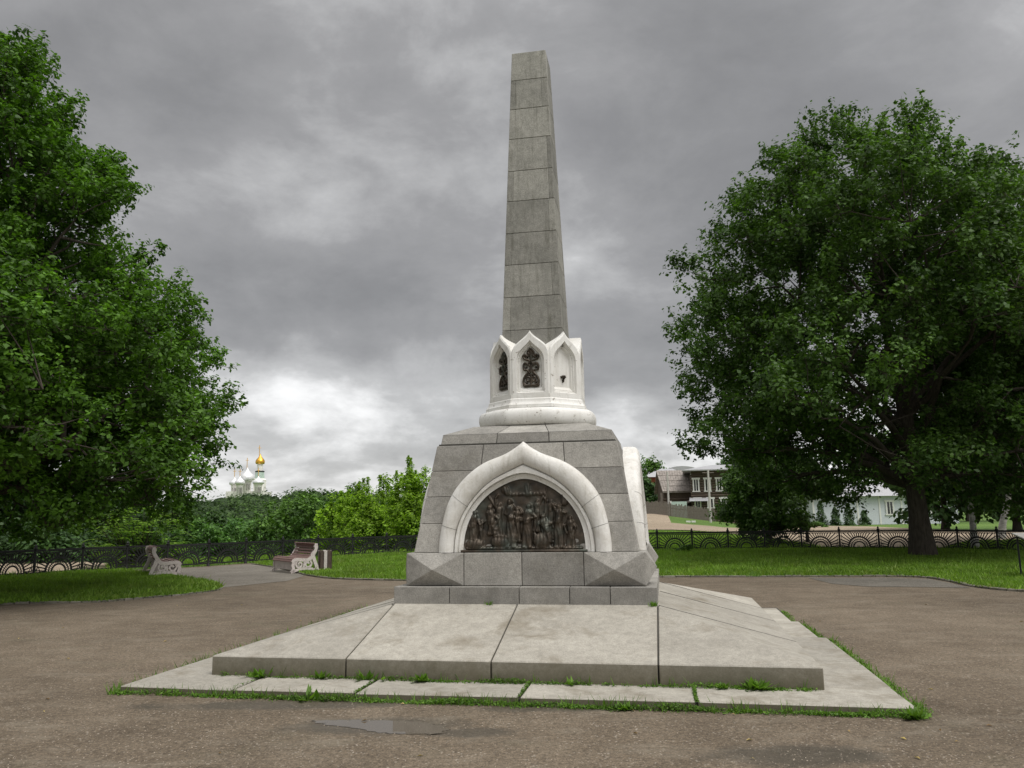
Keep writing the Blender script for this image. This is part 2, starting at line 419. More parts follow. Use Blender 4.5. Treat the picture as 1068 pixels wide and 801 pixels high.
def tree(name, label, cat, base, prof, trunk_r, seed, nsub, ntw, nlf, leaf, mat, group=None, sub_s=.75, twig_s=.22, bark='bark',
         trunk_top=.8, lobes=.18, limbs=16, clear=None, off=(0, 0), lean=(0, 0), shell=.45, sides=10, upw=.6):
    """prof: list of (height, radius) of the crown envelope"""
    rng = np.random.default_rng(seed); pr = np.array(prof, float); top = pr[-1, 0]
    root = thing(name, label, cat, (base[0], base[1], base[2] if len(base) > 2 else 0), 0, group)
    ph = rng.uniform(0, 6.28, 6)
    def R(z, az):
        return np.interp(z, pr[:, 0], pr[:, 1]) * (1 + lobes * (np.sin(3 * az + ph[0] + z * .7) * .5 + np.sin(5 * az + ph[1] - z * 1.1) * .35 + np.sin(2 * az + ph[2] + z * 1.9) * .5))
    wood = MB()
    tz = np.linspace(0, top * trunk_top, 12)
    tx = off[0] * (tz / top) ** 1.5 + np.cumsum(rng.normal(0, trunk_r * .11, 12)) * (tz > 1.5) + lean[0] * tz
    ty = off[1] * (tz / top) ** 1.5 + np.cumsum(rng.normal(0, trunk_r * .11, 12)) * (tz > 1.5) + lean[1] * tz
    tr = trunk_r * np.maximum(.07, (1 - tz / (top * trunk_top)) ** .8) * (1 + .45 * np.exp(-tz * 2.2))
    tr[0] = trunk_r * 1.45
    path = [(tx[i], ty[i], tz[i] - (.15 if i == 0 else 0)) for i in range(12)]
    wood.tube(path, list(tr), 14, wob=.05)
    wood.build('trunk', bark, root, smooth=60)
    z0 = pr[0, 0]
    lm = MB(); nodes = [(np.array(p), tr[i]) for i, p in enumerate(path) if p[2] > max(z0, .5)]
    boughs = []
    for i in range(limbs):
        f = (i + .5) / limbs
        zb = z0 + (top - z0) * (.06 + .90 * f ** .95); az = i * 2.4 + rng.uniform(-.35, .35); Rz = R(zb, az)
        br = min(max(.36 * Rz, .10 * top * .6) * rng.uniform(.85, 1.25), .48 * pr[:, 1].max()); rc = max(0, Rz - br * .9) * rng.uniform(.9, 1.06)
        pe = np.array([rc * math.cos(az) + off[0] * zb / top, rc * math.sin(az) + off[1] * zb / top, zb]); boughs.append((pe, br, az))
        zs = min(top * trunk_top * .93, max(clear if clear else z0 + .2, zb - rng.uniform(.45, .9) * rc - .05 * top * (f > .5)))
        ps = np.array([np.interp(zs, tz, tx), np.interp(zs, tz, ty), zs]); r0 = np.interp(zs, tz, tr) * rng.uniform(.45, .65); pts = []
        for k in range(8):
            t = k / 7; q = ps * (1 - t) + pe * t; q[2] += math.sin(t * math.pi) * .07 * rc * (1 if f < .5 else -.3)
            q[:2] += rng.normal(0, .02 * rc + .01, 2) * (0 < k < 7); pts.append(q); nodes.append((q, r0 * (1 - .8 * t)))
        lm.tube([tuple(q) for q in pts], [max(.015, r0 * (1 - .85 * k / 7)) for k in range(8)], 8, wob=.06)
        for b_ in range(3):                                   # the bough forks
            q0 = pts[4 + b_]; u_ = norm(rng.normal(0, 1, 3) + np.array([math.cos(az), math.sin(az), .3]) * .8); q1 = q0 + u_ * br * .9
            lm.tube([tuple(q0), tuple((q0 + q1) / 2 + rng.normal(0, .06 * br, 3)), tuple(q1)], [r0 * .35, r0 * .22, .012], 6); nodes.append(((q0 + q1) / 2, r0 * .22)); nodes.append((q1, .03))
    # clump centres on the boughs
    W_ = np.array([b[1] ** 2.1 for b in boughs]); W_ /= W_.sum(); C = []; tries = 0
    while len(C) < nsub and tries < nsub * 60:
        tries += 1
        if rng.uniform() < .87:
            pe, br, az = boughs[rng.choice(len(boughs), p=W_)]; u_ = norm(rng.normal(0, 1, 3)); u_[2] = u_[2] if u_[2] > -.5 else -u_[2]
            c = pe + u_ * np.array([br, br, br * .62]) * rng.uniform(.25, 1) ** shell
        else:
            z = rng.uniform(z0, top * .93); az = rng.uniform(0, 6.283); rr = R(z, az) * rng.uniform(.25, .85)
            c = np.array([rr * math.cos(az) + off[0] * z / top, rr * math.sin(az) + off[1] * z / top, z])
        if c[2] < pr[0, 0] * .8: continue
        if not C or np.min(np.linalg.norm((np.array(C) - c) * np.array([1, 1, 1.3]), axis=1)) > sub_s * (.95 if tries < nsub * 12 else .55): C.append(c)
    C = np.array(C)
    NP = np.array([q for q, _ in nodes]); NR = np.array([r for _, r in nodes])
    axis = np.stack([off[0] * C[:, 2] / top, off[1] * C[:, 2] / top, C[:, 2] * .9 - top * .05], 1)
    dirs = norm(C - axis + 1e-6)
    TP, TQ, TD = [], [], []
    for i, c in enumerate(C):
        dd = np.linalg.norm(NP - c, axis=1) + .6 * np.maximum(0, NP[:, 2] - c[2]); j = int(dd.argmin())
        p0 = NP[j]; mid = (p0 + c) / 2 + np.array([0, 0, -.04 * dd[j]]) + rng.normal(0, .04 * dd[j], 3)
        rr = min(NR[j] * .7, .012 + .014 * dd[j])
        lm.tube([tuple(p0), tuple(mid), tuple(c)], [rr, rr * .7, rr * .35], 5, cap=False)
        for k in range(ntw):
            a0 = c + rng.normal(0, 1, 3) * sub_s * np.array([.42, .42, .28]); td = norm(dirs[i] * .55 + np.array([0, 0, upw]) + rng.normal(0, .55, 3)); ln = sub_s * rng.uniform(.5, 1.15)
            e = a0 + td * ln; TP.append(a0); TQ.append(e); TD.append(td)
            if k % 2 == 0: lm.tube([tuple(c), tuple(a0), tuple(e)], [rr * .35, rr * .25 + .002, .003], 3, cap=False)
    lm.build('limbs', bark, root, smooth=60)
    TP = np.array(TP); TD = np.array(TD); nt_ = len(TP)
    rr_ = np.repeat(rng.normal(0, .17, len(C)), ntw) + rng.normal(0, .08, nt_)
    TQ = np.array(TQ); tt = rng.uniform(0, 1, (nt_ * nlf, 1)) ** .7; rad_ = rng.normal(0, 1, (nt_ * nlf, 3)); P = np.repeat(TP, nlf, 0) * (1 - tt) + np.repeat(TQ, nlf, 0) * tt + rad_ * twig_s * (.75 - .35 * tt)
    OUT = norm(np.repeat(TD, nlf, 0) * .5 + norm(rad_) * .8)
    me = leaf_mesh(P, OUT, leaf, rng, 'crown', mat, rb=np.repeat(rr_, nlf))
    o = bpy.data.objects.new('crown', me); COL.objects.link(o); o.parent = root
    return root


def bush(name, label, base, rx, ry, rz, seed, n, leaf, mat, group=None, cat='bush', spiky=0.0, cores=True, stems=True):
    rng = np.random.default_rng(seed); root = thing(name, label, cat, base, 0, group)
    K = max(6, int(n / 260)); cc = norm(rng.normal(0, 1, (K, 3))) * np.array([rx, ry, rz]) * rng.uniform(.35, .8, (K, 1)); cc[:, 2] = np.abs(cc[:, 2])
    k = rng.integers(0, K, n); u = norm(rng.normal(0, 1, (n, 3))); u[:, 2] = np.where(u[:, 2] < -.4, -u[:, 2], u[:, 2])
    cr = rng.uniform(.22, .42, K)
    P = cc[k] + u * cr[k][:, None] * np.array([rx, ry, rz]) * rng.uniform(.7, 1.08, (n, 1))
    if spiky:
        sp = rng.uniform(0, 1, n) < .12; P[sp, 2] += rng.uniform(0, spiky, sp.sum())
    P[:, 2] = np.maximum(P[:, 2], .04)
    me = leaf_mesh(P, u, leaf, rng, 'foliage', mat, rb=rng.normal(0, .15, K)[k])
    o = bpy.data.objects.new('foliage', me); COL.objects.link(o); o.parent = root
    if stems:
        st = MB()
        for i in range(min(K, 10)): st.tube([(rng.normal(0, .05 * rx), rng.normal(0, .05 * ry), -.1), tuple(cc[i] * .5), tuple(cc[i])], [.05, .035, .015], 5)
        st.build('stems', 'bark', root)
    return root


# ================================================================== SETTING
def hfun(x, y):
    """terrain: flat square, river valley to the left behind the fence, wooded far bank"""
    line = 27.5 + max(0, (x + 14)) * .75 if x < -4 else 36 + (x + 4) * .8
    d = y - line - 3
    if x > 4: d -= (x - 4) * 3.2
    h = 0.0
    if d > 0:
        t = min(1, d / 45); t = t * t * (3 - 2 * t); h -= 6.5 * t
    if y > 150:
        t = min(1, (y - 150) / 120); t = t * t * (3 - 2 * t); h += t * (9.0 if x < 40 else 4)
        if x >= 40: pass
    if x > 2 and y > 45:
        t = min(1, (y - 45) / 45); t = t * t * (3 - 2 * t); k = min(1, max(0, (27 * min(1, y / 92) - x) / 11.0)) * min(1, (x - 2) / 8); h += 1.45 * t * k
    return h


def gph(px, py):
    z = 0.0
    for _ in range(25):
        p = gp(px, py, z); p = (p[0], min(p[1], 230)); z = .7 * z + .3 * min(hfun(*p), 1.3)
    return p


def draped(name, pts, mat, off, step=3.0, **props):
    bm = bmesh.new(); vs = [bm.verts.new((p[0], p[1], 0)) for p in pts]; f = bm.faces.new(vs); bmesh.ops.triangulate(bm, faces=[f])
    for _ in range(7):
        es = [e for e in bm.edges if e.calc_length() > step]
        if not es: break
        bmesh.ops.subdivide_edges(bm, edges=es, cuts=1); bmesh.ops.triangulate(bm, faces=[f for f in bm.faces if len(f.verts) > 3])
    for v in bm.verts: v.co.z = hfun(v.co.x, v.co.y) + off
    for f in bm.faces:
        f.normal_update()
        if f.normal.z < 0: f.normal_flip()
    me = bpy.data.meshes.new(name); bm.to_mesh(me); bm.free(); me.materials.append(M[mat]); o = bpy.data.objects.new(name, me); COL.objects.link(o)
    for k, v in props.items(): o[k] = v
    return o


xs = np.concatenate([np.linspace(-900, -100, 22), np.linspace(-92, 92, 93), np.linspace(100, 900, 22)])
ys = np.concatenate([np.linspace(-120, 0, 8), np.linspace(6, 200, 98), np.linspace(212, 420, 16), np.linspace(450, 1500, 14)])
gv = [(x, y, hfun(x, y) - .012) for y in ys for x in xs]; nx = len(xs)
gf = [(j * nx + i, j * nx + i + 1, (j + 1) * nx + i + 1, (j + 1) * nx + i) for j in range(len(ys) - 1) for i in range(nx - 1)]
g = MB(); g.add(gv, gf); g.build('ground', 'soil', None, smooth=True, kind='structure')
# river
rv = MB(); rv.add([(-900, 85, -5.6), (16, 85, -5.6), (16, 165, -5.6), (-900, 165, -5.6)], [(0, 1, 2, 3)]); rv.build('river', 'water', None, kind='structure')

# fence line on the ground (measured bottoms of its posts)
FENCE_PX = [(-215, 622), (-160, 615.5), (-105, 610), (-58, 606.5), (-12, 603.6), (35, 600.7), (85, 597.5), (131.5, 594.5), (174, 592.6), (217, 590.4), (256, 587.6), (294.5, 585), (331.5, 582.3), (367.5, 580), (403, 578.2), (437, 576.8)]
FENCE_PX2 = [(686, 574.6), (722.3, 574.2), (760, 573.6), (798, 573.2), (836.6, 573), (876.5, 573), (917.5, 573.2), (958.5, 573.6), (1000, 574.2), (1041.6, 575), (1084, 576), (1127, 577.2), (1172, 578.6), (1218, 580), (1266, 581.6)]
fpts = [gp(*p) for p in FENCE_PX]
fpts2 = [gp(*p) for p in FENCE_PX2]
a, b = fpts[-1], fpts2[0]; gap = math.hypot(b[0] - a[0], b[1] - a[1]); k = max(1, round(gap / 1.6))
mids = [(a[0] + (b[0] - a[0]) * i / k, a[1] + (b[1] - a[1]) * i / k) for i in range(1, k)]
FP = fpts + mids + fpts2

# paved square: everything inside the fence
pav = [(-45, -12), (45, -12), (45, FP[-1][1])] + [(p[0], p[1] - .1) for p in reversed(FP)] + [(-45, FP[0][1])]
sheet('pavement', pav, 'pave', 0.0, kind='structure')

# grass areas
L_edge = [(-60, 646), (0, 631.5), (60, 629.5), (105, 628.5), (130, 626.5), (170, 623), (205, 619.5), (226, 616.3), (232, 613.5), (226, 610), (205, 605.5), (186, 602.5), (165, 600), (140, 597.5)]
left_front = [Vector((*gp(*p), 0)) for p in L_edge]
left_poly = curve_pts([(v.x, v.y) for v in left_front], 4)
tail = [FP[i] for i in range(7, -1, -1)]
left_poly = [(p.x, p.y) for p in left_poly] + [(p[0], p[1] - .15) for p in tail] + [(-30, 12)]
B_edge = [(262, 588.5), (285, 592), (309, 597.5), (318, 600), (335, 602.8), (360, 604.6), (400, 605.6), (450, 606), (560, 604.5), (660, 602.8), (720, 602.2), (800, 602), (870, 601.8), (925, 601.8), (960, 602.6), (985, 606), (1010, 611.5), (1040, 615.5), (1090, 619), (1200, 627)]
bk = curve_pts([gp(*p) for p in B_edge], 4)
back_line = [(p.x, p.y) for p in bk]
fi = [p for p in FP if p[0] > gp(262, 588)[0] + .3]
back_poly = back_line + [(p[0], p[1] - .15) for p in reversed(fi)]
sheet('lawn', left_poly, 'lawn', .035, kind='structure')
sheet('lawn', back_poly, 'lawn', .035, kind='structure')
# asphalt path at the left and the newer asphalt patch at the right
pa = [gp(*p) for p in ((232, 613), (300, 606), (318, 600.5), (309, 597.5), (285, 592), (262, 588.5), (217, 591.5), (174, 594), (150, 597.5), (165, 600), (190, 602.5), (215, 607))]
sheet('path', pa, 'asphalt', .006, kind='structure')
pb = [gp(*p) for p in ((843, 603), (925, 602.6), (968, 604), (990, 608), (1012, 613.4), (960, 612.5), (905, 612), (868, 609))]
sheet('asphalt_patch', pb, 'newer', .006, kind='structure')


def kerb(name, line, w=.10, h=.035, seg=1.0):
    m = MB(); pts = [Vector(p) for p in line]; acc = 0
    for i in range(len(pts) - 1):
        a_, b_ = pts[i], pts[i + 1]; d = b_ - a_
        if d.length < .02: continue
        dn = d.normalized(); nn = Vector((-dn.y, dn.x)); k = max(1, int(d.length / seg)); 
        for j in range(k):
            p, q = a_ + d * (j / k) + dn * .004, a_ + d * ((j + 1) / k) - dn * .004; hh = h * random.uniform(.8, 1.15); o = nn * random.uniform(-.012, .012)
            c = [p + o, q + o, q + o + nn * w, p + o + nn * w]
            m.hexa([(x.x, x.y, -.05) for x in c] + [(x.x, x.y, hh + .01) for x in c], .012)
    return m.build(name, 'kerb', None, kind='structure')


kerb('kerb', back_line)
kerb('kerb', [(p.x, p.y) for p in curve_pts([(v.x, v.y) for v in left_front], 4)], w=.11, h=.03)

# roads and paths beyond the fence
def band(name, top, bot, mat, z):
    sheet(name, [gp(*p, z) for p in top] + [gp(*p, z) for p in reversed(bot)], mat, z, kind='structure')


ROAD = [gph(*p) for p in ((640, 553), (672, 553), (700, 553), (720, 553.6), (740, 555), (755, 556.5), (790, 560.5), (835, 567), (862, 572.2), (920, 572.4), (985, 572.8), (1010, 565), (1100, 563), (1300, 568), (1300, 560), (1100, 556), (1010, 554), (960, 552), (905, 549.5), (830, 548.5), (800, 551), (755, 550.6), (740, 549), (720, 547.5), (700, 545.8), (690, 544.4), (672, 542.2), (640, 541))]
draped('dirt_road', ROAD, 'dirt', .05, kind='structure')
sheet('dirt_path', [gp(*p) for p in ((-260, 618), (-60, 604), (0, 600.5), (60, 598.6), (112, 594.6), (112, 588), (60, 584), (0, 584), (-80, 585), (-260, 590))], 'dirt', .012, kind='structure')

# ---- puddle
pud = []
for (px, py) in ((322, 752), (345, 751.6), (370, 751.2), (407, 752), (440, 753), (462, 757), (463, 764), (450, 766.5), (430, 766), (407, 765), (390, 763.5), (362, 758.5), (340, 755.5)):
    pud.append(gp(px, py))
pud = [(p.x + .035 * math.sin(i * 2.3) + random.uniform(-.03, .03), p.y + .012 * math.sin(i * 1.9) + random.uniform(-.010, .010)) for i, p in enumerate(curve_pts(pud + [pud[0]], 5)[:-1])]
sheet('puddle', pud, 'water', .003, kind='structure')

# ================================================================== MONUMENT
Z0 = .055
mon = thing('obelisk_monument', 'tall grey granite obelisk on a white arcaded drum and sloping stone base', 'monument', (.3582, 11.0137, 0), -.1841)

# paving strip round the foot
def rot4(p, k):
    x, y = p[0], p[1]
    for _ in range(k): x, y = -y, x
    return (x, y, p[2])
st = MB(); LO, LI = 3.617, 2.90; zt = .06
def flag(x0, x1, y0, y1, z1=zt):
    dz = [random.uniform(-.006, .006) for _ in range(4)]
    c = [(x0, y0), (x1, y0), (x1, y1), (x0, y1)]
    st.hexa([(x, y, -.1) for x, y in c] + [(x, y, z1 + d) for (x, y), d in zip(c, dz)], .007)
cuts = [-LO, -2.42, -1.20, .33, 1.86, LO]
for i in range(5): flag(cuts[i] + .012, cuts[i + 1] - .012, -LO, -LI if 0 < i < 4 else -LI + .1)
for sx in (1, -1):
    seg = [(-LI + .11, -1.56), (-1.51, .19), (.25, 1.79), (1.85, 3.5)]
    for i, (a, b) in enumerate(seg):
        out = LO if i < 2 else (LO - .02 if i == 1 else LO - .06 - .05 * i)
        out = LO - (0, 0, .09, .18)[i]; x0, x1 = sorted((sx * LI, sx * out)); flag(x0, x1, a, b, zt - (0, .006, .012, .02)[i])
for i, (a, b) in enumerate(((-2.8, -1.2), (-1.17, .5), (.53, 2.7))): flag(a, b, LI, LO)
st.build('paving_strip', 'slab', mon)
mb = MB()
for k in range(4): mb.hexa([rot4(p, k) for p in [(-LO + .16, -LO + .03, -.05), (LO - .30, -LO + .03, -.05), (LO - .30, -LI - .02, -.05), (-LO + .16, -LI - .02, -.05), (-LO + .16, -LO + .03, .036), (LO - .30, -LO + .03, .036), (LO - .30, -LI - .02, .036), (-LO + .16, -LI - .02, .036)]], 0) if k != 1 else mb.hexa([(LI - .1, -LI + .1, -.05), (LO - .22, -LI + .1, -.05), (LO - .22, 3.4, -.05), (LI - .1, 3.4, -.05), (LI - .1, -LI + .1, .036), (LO - .22, -LI + .1, .036), (LO - .22, 3.4, .036), (LI - .1, 3.4, .036)], 0)
mb.build('joint_bed', 'mortar', mon)

# sloping stylobate slabs
ZB, ZE, ZT = .045, .254, .628; A, B = 1.543, 3.005
up = MB()
def slope_block(k, s0, s1, g=.007):
    f = lambda p: rot4(p, k)
    c = [(s0 + g, -B, ZB), (s1 - g, -B, ZB), (s1 - g, -A + .2, ZB), (s0 + g, -A + .2, ZB),
         (s0 + g, -B, ZE), (s1 - g, -B, ZE), (s1 - g, -A + .2, ZT + .2 * (ZT - ZE) / (B - A)), (s0 + g, -A + .2, ZT + .2 * (ZT - ZE) / (B - A))]
    up.hexa([f(p) for p in c], .009)
def corner_block(k, g=.008):
    # front edge at y=-B, side edge at x=+B, crease from the inner corner to the outer one
    v = [(A + g, -B, ZB), (B, -B, ZB), (B, -A - g, ZB), (A + g, -A - g, ZB), (A + g, -B, ZE), (B, -B, ZE), (B, -A - g, ZE), (A + g, -A - g, ZT)]
    fs = [(3, 2, 1, 0), (0, 1, 5, 4), (1, 2, 6, 5), (2, 3, 7, 6), (3, 0, 4, 7), (4, 5, 7), (5, 6, 7)]
    up.solid([rot4(p, k) for p in v], fs, .009)
for k in range(4):
    slope_block(k, -A, -.055 if k == 0 else .12); slope_block(k, -.055 if k == 0 else .12, A); corner_block(k)
up.build('sloping_slabs', 'slab', mon)
for k in range(4):
    for v in (-A, .12, A):
        if k == 0: continue
        m = MB(); m.tube([rot4((v, -A - .01, ZT - .0065), k), rot4((v, -B + .01, ZE - .0065), k)], .0105, 6, wob=.15); m.build('joint', 'mortar', mon)
co = MB(); co.add([(-B + .05, -B + .05, 0), (B - .05, -B + .05, 0), (B - .05, B - .05, 0), (-B + .05, B - .05, 0),
                   (-A, -A, .605), (A, -A, .605), (A, A, .605), (-A, A, .605), (-B + .05, -B + .05, .238), (B - .05, -B + .05, .238), (B - .05, B - .05, .238), (-B + .05, B - .05, .238)],
                  [(0, 1, 9, 8), (1, 2, 10, 9), (2, 3, 11, 10), (3, 0, 8, 11), (8, 9, 5, 4), (9, 10, 6, 5), (10, 11, 7, 6), (11, 8, 4, 7)]); co.build('joint_bed', 'mortar', mon)


def course(mb, z0, z1, h0, h1, fr, depth=.25, gap=.004, bev=.005, side_fr=None, vgap=None):
    """a course of blocks round the square; fr: joints as fractions -1..1 of the face"""
    z0 += gap / 2; z1 -= gap / 2; gap = gap if vgap is None else vgap
    for k in range(4):
        js = fr if (k % 2 == 0 or side_fr is None) else side_fr
        for a, b in zip(js[:-1], js[1:]):
            c = []
            for (h, z) in ((h0, z0), (h1, z1)):
                lim = 1.0 if k % 2 == 0 else (h - depth) / h
                xa, xb = max(a, -lim) * h, min(b, lim) * h
                xa += gap if (a > -1 or k % 2) else 0; xb -= gap if (b < 1 or k % 2) else 0
                c += [(xa, -h, z), (xb, -h, z), (xb, -h + depth, z), (xa, -h + depth, z)]
            if c[1][0] - c[0][0] < .01: continue
            mb.hexa([rot4(p, k) for p in c], bev)


stp = MB(); course(stp, .60, .825, A, A, [-1, -.56, .0 - .02, .36, .66, 1]); stp.v = stp.v
stp.build('step', 'granite', mon)
mb = MB(); mb.box(-A + .02, A - .02, -A + .02, A - .02, .3, .80); mb.build('joint_bed', 'mortar', mon)
# base course with faceted diamond corner blocks
h4 = 1.426; pc = MB(); w = .71
course(pc, .827, 1.21, h4, h4, [-1 + w / h4, -.01, 1 - w / h4], depth=.3)
for k in range(4):
    f = lambda p: rot4(p, k)
    x0, x1 = h4 - w + .004, h4; y0, y1 = -h4, -h4 + w - .004; za, zb = .829, 1.208; zm = (za + zb) / 2; pj = .125
    v = [(x0, y0, za), (x1, y0, za), (x1, y1, za), (x0, y1, za), (x0, y0, zb), (x1, y0, zb), (x1, y1, zb), (x0, y1, zb),
         ((x0 + x1) / 2, y0 - pj, zm), (x1 + pj, (y0 + y1) / 2, zm)]
    fs = [(3, 2, 1, 0), (4, 5, 6, 7), (2, 3, 7, 6), (3, 0, 4, 7), (0, 1, 8), (1, 5, 8), (5, 4, 8), (4, 0, 8), (1, 2, 9), (2, 6, 9), (6, 5, 9), (5, 1, 9)]
    pc.solid([f(p) for p in v], fs, .004, .55)
pc.build('base_course', 'granite', mon)
mb = MB(); mb.box(-h4 + .02, h4 - .02, -h4 + .02, h4 - .02, .8, 1.19); mb.build('joint_bed', 'mortar', mon)

# battered body
zb0, zb1, hb0, hb1 = 1.21, 2.522, 1.356, 1.130
hb = lambda z: hb0 + (hb1 - hb0) * (z - zb0) / (zb1 - zb0)
body = MB(); lv = [zb0, 1.555, 1.880, 2.20, zb1]
frs = [[-1, -.62, .05, .62, 1], [-1, -.50, -.1, .50, 1], [-1, -.36, .08, .36, 1], [-1, -.47, .0, .42, 1]]
for i in range(4): course(body, lv[i], lv[i + 1], hb(lv[i]), hb(lv[i + 1]), frs[i])
body.build('battered_body', 'granite', mon)
c_ = MB(); c_.add([(s * (hb0 - .02), t * (hb0 - .02), zb0 - .02) for s, t in ((-1, -1), (1, -1), (1, 1), (-1, 1))] + [(s * (hb1 - .02), t * (hb1 - .02), zb1 + .02) for s, t in ((-1, -1), (1, -1), (1, 1), (-1, 1))],
                  [(0, 1, 5, 4), (1, 2, 6, 5), (2, 3, 7, 6), (3, 0, 4, 7), (4, 5, 6, 7)]); c_.build('joint_bed', 'mortar', mon)
# cap
cap = MB(); course(cap, 2.535, 2.665, 1.092, 1.070, [-1, -.34, .27, 1], depth=.5)
c0 = 1.070; c1 = .74
for k in range(4):
    for a, b in ((-1, -.34), (-.34, .27), (.27, 1)):
        g0 = .004 if a > -1 else 0; g1 = .004 if b < 1 else 0
        v = [(a * c0 + g0, -c0, 2.664), (b * c0 - g1, -c0, 2.664), (b * c1 - g1, -c1, 2.792), (a * c1 + g0, -c1, 2.792)]
        cap.add([rot4(p, k) for p in v], [(0, 1, 2, 3)], random.random())
cap.add([(-c1, -c1, 2.792), (c1, -c1, 2.792), (c1, c1, 2.792), (-c1, c1, 2.792)], [(0, 1, 2, 3)])
cap.build('cap', 'granite', mon)
mb = MB(); mb.box(-1.04, 1.04, -1.04, 1.04, 2.50, 2.655); mb.build('joint_bed', 'mortar', mon)

# drum: bulging base ring and octagonal arcade
OCT = lambda t: 1.0 / max(math.cos(((t + math.pi / 8 + math.pi / 8) % (math.pi / 4)) - math.pi / 8), .1)
def octmix(m):
    def f(t):
        o = math.cos(math.pi / 8) / math.cos((t % (math.pi / 4)) - math.pi / 8) if 0 else math.cos(math.pi / 8) / math.cos(((t + math.pi / 8) % (math.pi / 4)) - math.pi / 8)
        return 1 - m + m * (o / .96)
    return f
ring = MB(); prof = [(.69, 2.79)]
for i in range(13):
    t = -math.pi / 2 + math.pi * i / 12; prof.append((.70 + .115 * max(0, math.cos(t)) ** .6, 2.912 + .115 * math.sin(t)))
prof += [(.68, 3.03), (.68, 3.065)]
ring.lathe(prof, seg=96, fn=octmix(.55)); ring.build('bulging_base_ring', 'white', mon, smooth=50)
plin = MB(); plin.lathe([(.60, 3.03), (.705, 3.035), (.705, 3.075), (.69, 3.09), (.672, 3.12), (.668, 3.15), (.655, 3.165), (.655, 3.215), (.60, 3.22)], seg=96, fn=octmix(1.0))
OA = .617; OW = OA * math.tan(math.pi / 8)
plin.build('drum_plinth', 'white', mon, smooth=30)


def ogee(w, zb, zs, zp, n=12, tip=.24, lift=.62):
    P0, P1, P2, P3 = (-w, zs), (-w, zs + .55 * (zp - zs)), (-tip * w, zs + lift * (zp - zs)), (0, zp)
    L = []
    for i in range(n + 1):
        t = i / n; u = 1 - t
        L.append(tuple(u ** 3 * P0[j] + 3 * u * u * t * P1[j] + 3 * u * t * t * P2[j] + t ** 3 * P3[j] for j in (0, 1)))
    left = [(-w, zb)] + L; right = [(-x, z) for x, z in reversed(left[:-1])]
    return left + right


def rings_mesh(mb, rings, place, close=True, fill=None):
    """rings: list of (outline, depth); place(a,z,n)->xyz"""
    n = len(rings[0][0]); vs = []
    for o, d in rings:
        for (a, z) in o: vs.append(place(a, z, d(a, z) if callable(d) else d))
    fs = []
    for r in range(len(rings) - 1):
        for i in range(n if close else n - 1):
            j = (i + 1) % n; fs.append((r * n + i, r * n + j, (r + 1) * n + j, (r + 1) * n + i))
    if fill is not None: fs.append(tuple(fill * n + i for i in range(n)))
    mb.add(vs, fs)


def oct_place(k):
    t = -math.pi / 2 + k * math.pi / 4; nx, ny = math.cos(t), math.sin(t); tx, ty = -ny, nx
    return lambda a, z, n: (tx * a + nx * (OA + n), ty * a + ny * (OA + n), z)


arc = MB(); ZP = 4.075
for k in range(8):
    pl = oct_place(k); full = ogee(OW, 3.19, 3.74, ZP, 14, .30, .60)
    # the moulded gable edge stands proud of the wall
    r0 = (full, -.30); r1 = (full, 0.0)
    rings_mesh(arc, [r0, r1, (ogee(OW * .93, 3.205, 3.74, ZP - .03, 14, .30, .60), .012), (ogee(.188, 3.235, 3.66, 3.945, 14, .34, .66), .012),
                     (ogee(.176, 3.25, 3.66, 3.93, 14, .36, .68), -.022), (ogee(.166, 3.262, 3.65, 3.915, 14, .4, .7), -.022),
                     (ogee(.158, 3.272, 3.65, 3.905, 14, .4, .7), -.045), (ogee(.148, 3.285, 3.64, 3.89, 14, .4, .72), -.045),
                     (ogee(.132, 3.325, 3.63, 3.865, 14, .45, .76), -.075)], pl, fill=8)
arc.build('arcade', 'white', mon, smooth=30)
inn = MB(); inn.lathe([(.585, 3.1), (.585, 3.74), (.45, 3.80)], seg=8); inn.xform(lambda p: (p[0] * math.cos(.3927) - p[1] * math.sin(.3927), p[0] * math.sin(.3927) + p[1] * math.cos(.3927), p[2])); inn.build('drum_core', 'white', mon)


def ornament(pl):
    m = MB(); z = lambda t: 3.338 + t * .50
    def tb(pts, r, n=5, mir=True):
        P = [(q.x, q.y) for q in curve_pts(pts, n)]
        for s in ((1, -1) if mir else (1,)):
            m.tube([pl(s * x, z(y), -.062 + .008) for x, y in P], r, 6)
    tb([(.0, .02), (.05, .01), (.095, .05), (.10, .16), (.075, .27), (.035, .36), (.02, .44)], .017)
    tb([(.085, .04), (.10, .01), (.07, -.01), (.0, .0)], .016)
    tb([(.045, .12), (.06, .17), (.045, .24), (.018, .22), (.02, .14), (.045, .12)], .013)
    tb([(.02, .34), (.05, .42), (.09, .43), (.10, .53), (.085, .60), (.05, .60), (.045, .54)], .016)
    tb([(.0, .50), (.03, .57), (.012, .66), (.05, .70), (.09, .73), (.10, .80), (.065, .83), (.04, .78)], .016)
    tb([(.04, .78), (.025, .86), (.04, .90), (.0, 1.0)], .017)
    tb([(.0, .03), (.0, .30)], .016, mir=False); tb([(.0, .36), (.0, .56)], .022, mir=False); tb([(.0, .66), (.0, .95)], .020, mir=False)
    for (x, y, r) in ((.03, .30, .025), (.0, .60, .03), (.06, .09, .02), (.065, .5, .018), (.06, .77, .022)):
        for s in (1, -1): m.tube([pl(s * x, z(y), -.075), pl(s * x, z(y), -.045)], [r, r * .55], 8)
    return m


